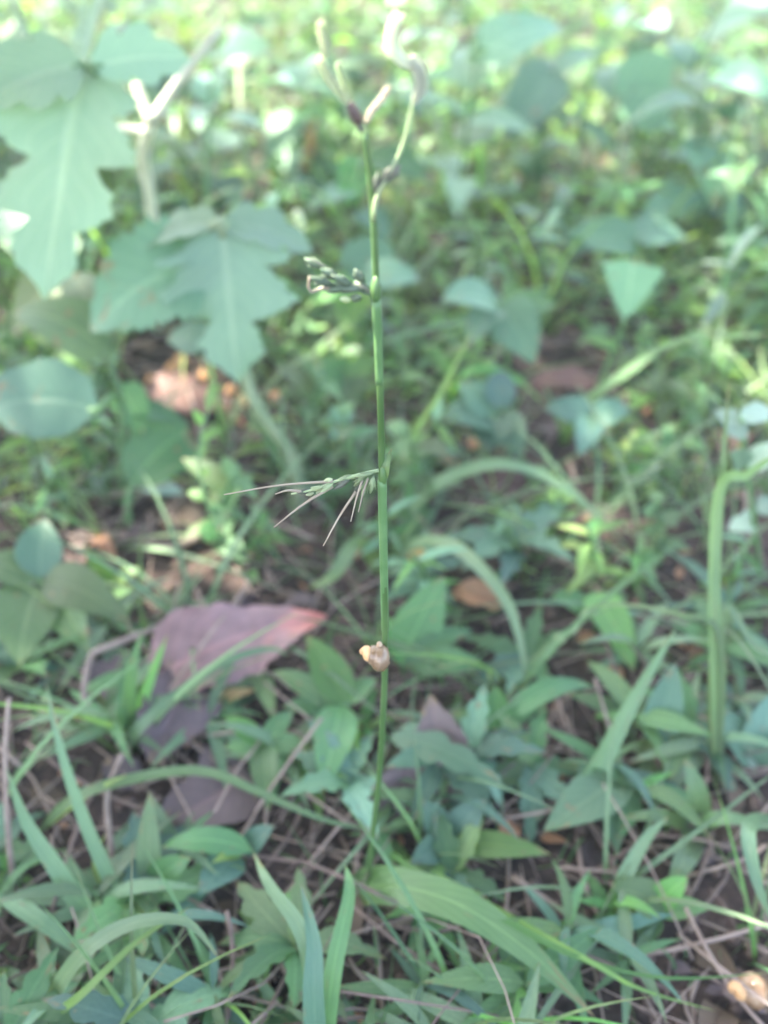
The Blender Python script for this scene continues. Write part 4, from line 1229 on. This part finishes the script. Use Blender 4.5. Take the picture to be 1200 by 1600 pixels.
near_l = [proto_lance(wl, m, nl, ln) for wl, m, nl, ln in ((.30, ['lance', 'lance', 'fresh'], 8, .042), (.17, ['lance', 'teal'], 9, .05), (.24, ['teal', 'bluegrass'], 9, .042), (.17, ['bluegrass', 'lance'], 9, .055), (.30, ['lance', 'fresh'], 7, .035))]
scatter(near_l, 56, (-40, 1240), (960, 1720), 'low lance-leaved weed', 'low lance-leaved weeds among the grass', 'weed', .5, .95, 45)
near_f = [proto_feather(m, nl, ln) for m, nl, ln in ((['teal', 'mint'], 6, .04), (['lance', 'teal'], 6, .045), (['olive', 'lance'], 7, .04))]
scatter(near_f, 14, (-40, 1240), (860, 1650), 'ferny-leaved seedling', 'ferny-leaved seedlings on the soil', 'weed', .7, 1.2, 80)
near_g = [proto_grass(m, nb, ln, wl) for m, nb, ln, wl in ((['grass', 'bluegrass'], 7, .11, .028), (['bluegrass'], 7, .14, .028), (['grass', 'olive', 'fresh'], 8, .11, .028), (['grass', 'bluegrass', 'olive'], 7, .12, .028))]
scatter(near_g, 20, (-40, 1240), (860, 1700), 'small clump of thin grass', 'thin grass clumps among the weeds', 'grass', .6, 1.1, 55)

mid_b = [proto_bushy(m, nl, h, ln, k) for m, nl, h, ln, k in ((['lance', 'fresh'], 12, .05, .03, ('lance', .30)), (['mint', 'fresh'], 12, .06, .03, ('lance', .24)), (['fresh', 'yellow'], 12, .05, .026, ('lance', .30)), (['lance', 'olive'], 10, .07, .03, ('ovate', .55)))]
scatter(mid_b, 46, (-60, 1260), (560, 960), 'small leafy weed', 'small leafy weeds in the middle of the patch', 'weed', .7, 1.15, 50)
scatter(near_g, 34, (-60, 1260), (560, 900), 'slender grass clump', 'slender grass clumps in the middle of the patch', 'grass', .7, 1.1, 70)
far_b = [proto_bushy(m, nl, h, ln, k) for m, nl, h, ln, k in ((['lance', 'mint'], 12, .14, .05, ('ovate', .55)), (['fresh', 'yellow', 'lance'], 15, .13, .042, ('lance', .24)), (['mint', 'teal'], 13, .17, .05, ('lance', .30)),
                                                            (['olive', 'lance'], 13, .15, .05, ('lance', .30)), (['mint', 'pale', 'fresh'], 14, .14, .04, ('lance', .24)), (['mint', 'fresh'], 12, .16, .05, ('lance', .30)))]
scatter(far_b, 80, (-120, 1320), (60, 560), 'bushy sunlit weed', 'bushy weeds growing in the sunlit part', 'weed', .7, 1.15, 45, avoid=True)
tall_b = [proto_bushy(m, nl, h, ln, k) for m, nl, h, ln, k in ((['mint', 'waxy'], 9, .20, .085, ('ovate', .55)), (['waxy', 'mint', 'fresh'], 10, .22, .075, ('lance', .30)), (['mint', 'teal'], 8, .18, .08, ('ovate', .66)))]
scatter(tall_b, 18, (-60, 1260), (190, 420), 'tall large-leaved weed', 'tall large-leaved weeds behind the flowering stalk', 'weed', .75, 1.1, 90, avoid=False)
far_g = [proto_grass(m, nb, ln, wl) for m, nb, ln, wl in ((['grass', 'yellow', 'fresh'], 9, .20, .028), (['pale', 'grass', 'olive'], 8, .18, .028), (['fresh', 'grass'], 8, .22, .028))]
scatter(far_g, 60, (-120, 1320), (40, 560), 'sunlit clump of tall grass', 'tall grass clumps in the sunlit part', 'grass', .7, 1.1, 70)
for pr in near_l + near_f + near_g + mid_b + far_b + tall_b + far_g:
    if pr.name not in FIRST:
        for ch in list(pr.children):
            bpy.data.objects.remove(ch)
        bpy.data.objects.remove(pr)


# ------------------------------------------------------------------ masses nobody could count
def undergrowth():
    rg = random.Random(3)
    for matname, cnt, yr, lab in (('lance', 5200, (.62, 3.2), 'mass of small green leaves filling the patch behind the plants'),
                                  ('fresh', 3200, (.62, 3.2), 'fine bright green foliage mixed through the far weeds'),
                                  ('olive', 2600, (.62, 3.2), 'dull olive foliage low between the far weeds')):
        mb = MB()
        for i in range(cnt):
            y = yr[0] + (yr[1] - yr[0]) * rg.random() ** 1.5
            x = rg.uniform(-1, 1) * (.15 + .55 * y)
            pr = to_px(Vector((x, y, 0)))
            if is_clear(*pr, pad=20):
                continue
            hmax = min(.02 + .12 * (y - .55), .16)
            z = ground_z(x, y) + rg.random() * hmax * (0.5 + 0.5 * noise.noise(Vector((x * 4, y * 4, 1))) + .4)
            c = Vector((x, y, max(z, .003)))
            d = Vector((rg.gauss(0, 1), rg.gauss(0, 1), rg.gauss(.1, .5))).normalized()
            l = rg.uniform(.012, .038) * (1 + .55 * max(0, y - .8))
            mb.grid(*leaf_rows(spline([c, c + d * l * .5 + Vector((0, 0, l * .1)), c + d * l], 4), l * rg.uniform(.2, .42), Vector((rg.gauss(0, .4), rg.gauss(0, .4) - .2, 1)).normalized(), 'lance', across=1))
        o = mb.build('undergrowth', matname)
        tag(o, lab, 'undergrowth', kind='stuff')


undergrowth()


def wisps():
    rg = random.Random(21)
    for matname, cnt, lab in (('grass', 2600, 'thin upright grass wisps tangled through the whole patch'), ('yellow', 750, 'fine yellow-green stems standing among the far weeds'),
                              ('pale', 800, 'fine bleached stems standing among the far weeds')):
        mb = MB()
        for i in range(cnt):
            y = (.5 + 2.6 * rg.random() ** 1.5) if (matname != 'grass' or i > 700) else rg.uniform(.14, .55)
            x = rg.uniform(-1, 1) * (.15 + .55 * y)
            if is_clear(*to_px(Vector((x, y, 0))), pad=10):
                continue
            c = Vector((x, y, ground_z(x, y) - .003))
            h = rg.uniform(.03, .10) * max(.4, min(1.5, .55 + .9 * (y - .4)))
            d = Vector((rg.gauss(0, .45), rg.gauss(0, .45), 1)).normalized() * h
            bend = Vector((rg.gauss(0, .35), rg.gauss(0, .35), -.25)) * h
            mb.grid(*leaf_rows(spline([c, c + d * .55, c + d + bend], 6), rg.uniform(.0016, .0042) * (.6 if y < .5 else 1), Vector((rg.gauss(0, .5), -1, .3)).normalized(), 'blade', across=1))
        tag(mb.build('grass_wisps', matname), lab, 'grass', kind='stuff')


wisps()


def litter():
    rg = random.Random(8)
    for name, matname, cnt, lab in (('straw_litter', 'straw', 1250, 'fine dry straw and rootlets strewn over the soil'), ('twig_litter', 'twig', 700, 'dark thin twigs and dead stalks strewn over the soil')):
        mb = MB()
        for i in range(cnt):
            y = .12 + 1.3 * rg.random() ** 1.3
            x = rg.uniform(-1, 1) * (.12 + .5 * y)
            p = Vector((x, y, ground_z(x, y) + rg.uniform(.001, .012)))
            a = rg.random() * 6.28
            l = rg.uniform(.015, .10)
            d = Vector((math.cos(a), math.sin(a), rg.gauss(0, .18))) * l
            mb.tube(spline([p, p + d * .5 + Vector((rg.gauss(0, .1) * l, rg.gauss(0, .1) * l, rg.uniform(0, .08) * l)), p + d], 5), [rg.uniform(.0003, .0011)] * 5, 4)
        tag(mb.build(name, matname), lab, 'litter', kind='stuff')
    for matname, cnt, lab in (('brown', 420, 'crumbled brown dead leaves lying on the soil'), ('purple', 160, 'greyish purple scraps of dead leaf on the soil'), ('tan', 280, 'small tan and orange leaf crumbs on the soil')):
        mb = MB()
        for i in range(cnt):
            y = .12 + 1.5 * rg.random() ** 1.2
            x = rg.uniform(-1, 1) * (.12 + .5 * y)
            c = Vector((x, y, ground_z(x, y) + rg.uniform(.001, .008)))
            d = Vector((rg.gauss(0, 1), rg.gauss(0, 1), rg.gauss(0, .25))).normalized()
            l = rg.uniform(.008, .028) * (.6 if matname == 'tan' else 1)
            mb.grid(*leaf_rows(spline([c, c + d * l * .5 + Vector((0, 0, l * rg.uniform(0, .25))), c + d * l], 5), l * rg.uniform(.4, .7), Vector((rg.gauss(0, .4), rg.gauss(0, .4), 1)).normalized(), 'ovate', across=1, fold=rg.uniform(0, .6)))
        tag(mb.build('leaf_litter', matname), lab, 'litter', kind='stuff')
    mb = MB()
    for i in range(2600):
        y = .12 + 1.2 * rg.random() ** 1.2
        x = rg.uniform(-1, 1) * (.12 + .5 * y)
        r = rg.uniform(.0012, .0045)
        mb.blob(Vector((x, y, ground_z(x, y) + r * .3)), (rg.gauss(0, 1), rg.gauss(0, 1), rg.gauss(0, 1)), r, r * rg.uniform(.7, 1.2), 5, 3)
    tag(mb.build('soil_crumbs', 'crumb'), 'dark crumbs of soil between the weeds', 'soil', kind='stuff')


litter()


# ------------------------------------------------------------------ thin scattering box added to stand in for the lens's milky veil
def veil_volume():
    x, y, z0, z1 = 61.0, 61.0, -1.1, 2.9
    v = [(-x, -y, z0), (x, -y, z0), (x, y, z0), (-x, y, z0), (-x, -y, z1), (x, -y, z1), (x, y, z1), (-x, y, z1)]
    f = [(3, 2, 1, 0), (4, 5, 6, 7), (0, 1, 5, 4), (1, 2, 6, 5), (2, 3, 7, 6), (3, 0, 4, 7)]
    me = bpy.data.meshes.new('veil_volume')
    me.from_pydata(v, [], f)
    m = bpy.data.materials.new('veil_volume')
    m.use_nodes = True
    nt = m.node_tree
    nt.nodes.clear()
    out = nt.nodes.new('ShaderNodeOutputMaterial')
    pv = nt.nodes.new('ShaderNodeVolumePrincipled')
    pv.inputs['Color'].default_value = (0.88, 0.97, 0.90, 1)
    pv.inputs['Density'].default_value = VEIL_DENSITY
    pv.inputs['Anisotropy'].default_value = 0.0
    nt.links.new(pv.outputs[0], out.inputs['Volume'])
    me.materials.append(m)
    o = bpy.data.objects.new('veil_volume', me)
    COL.objects.link(o)
    tag(o, 'thin scattering box added to stand in for the milky lens veil', 'veil_volume', kind='stuff')


VEIL_DENSITY = 0.021
veil_volume()
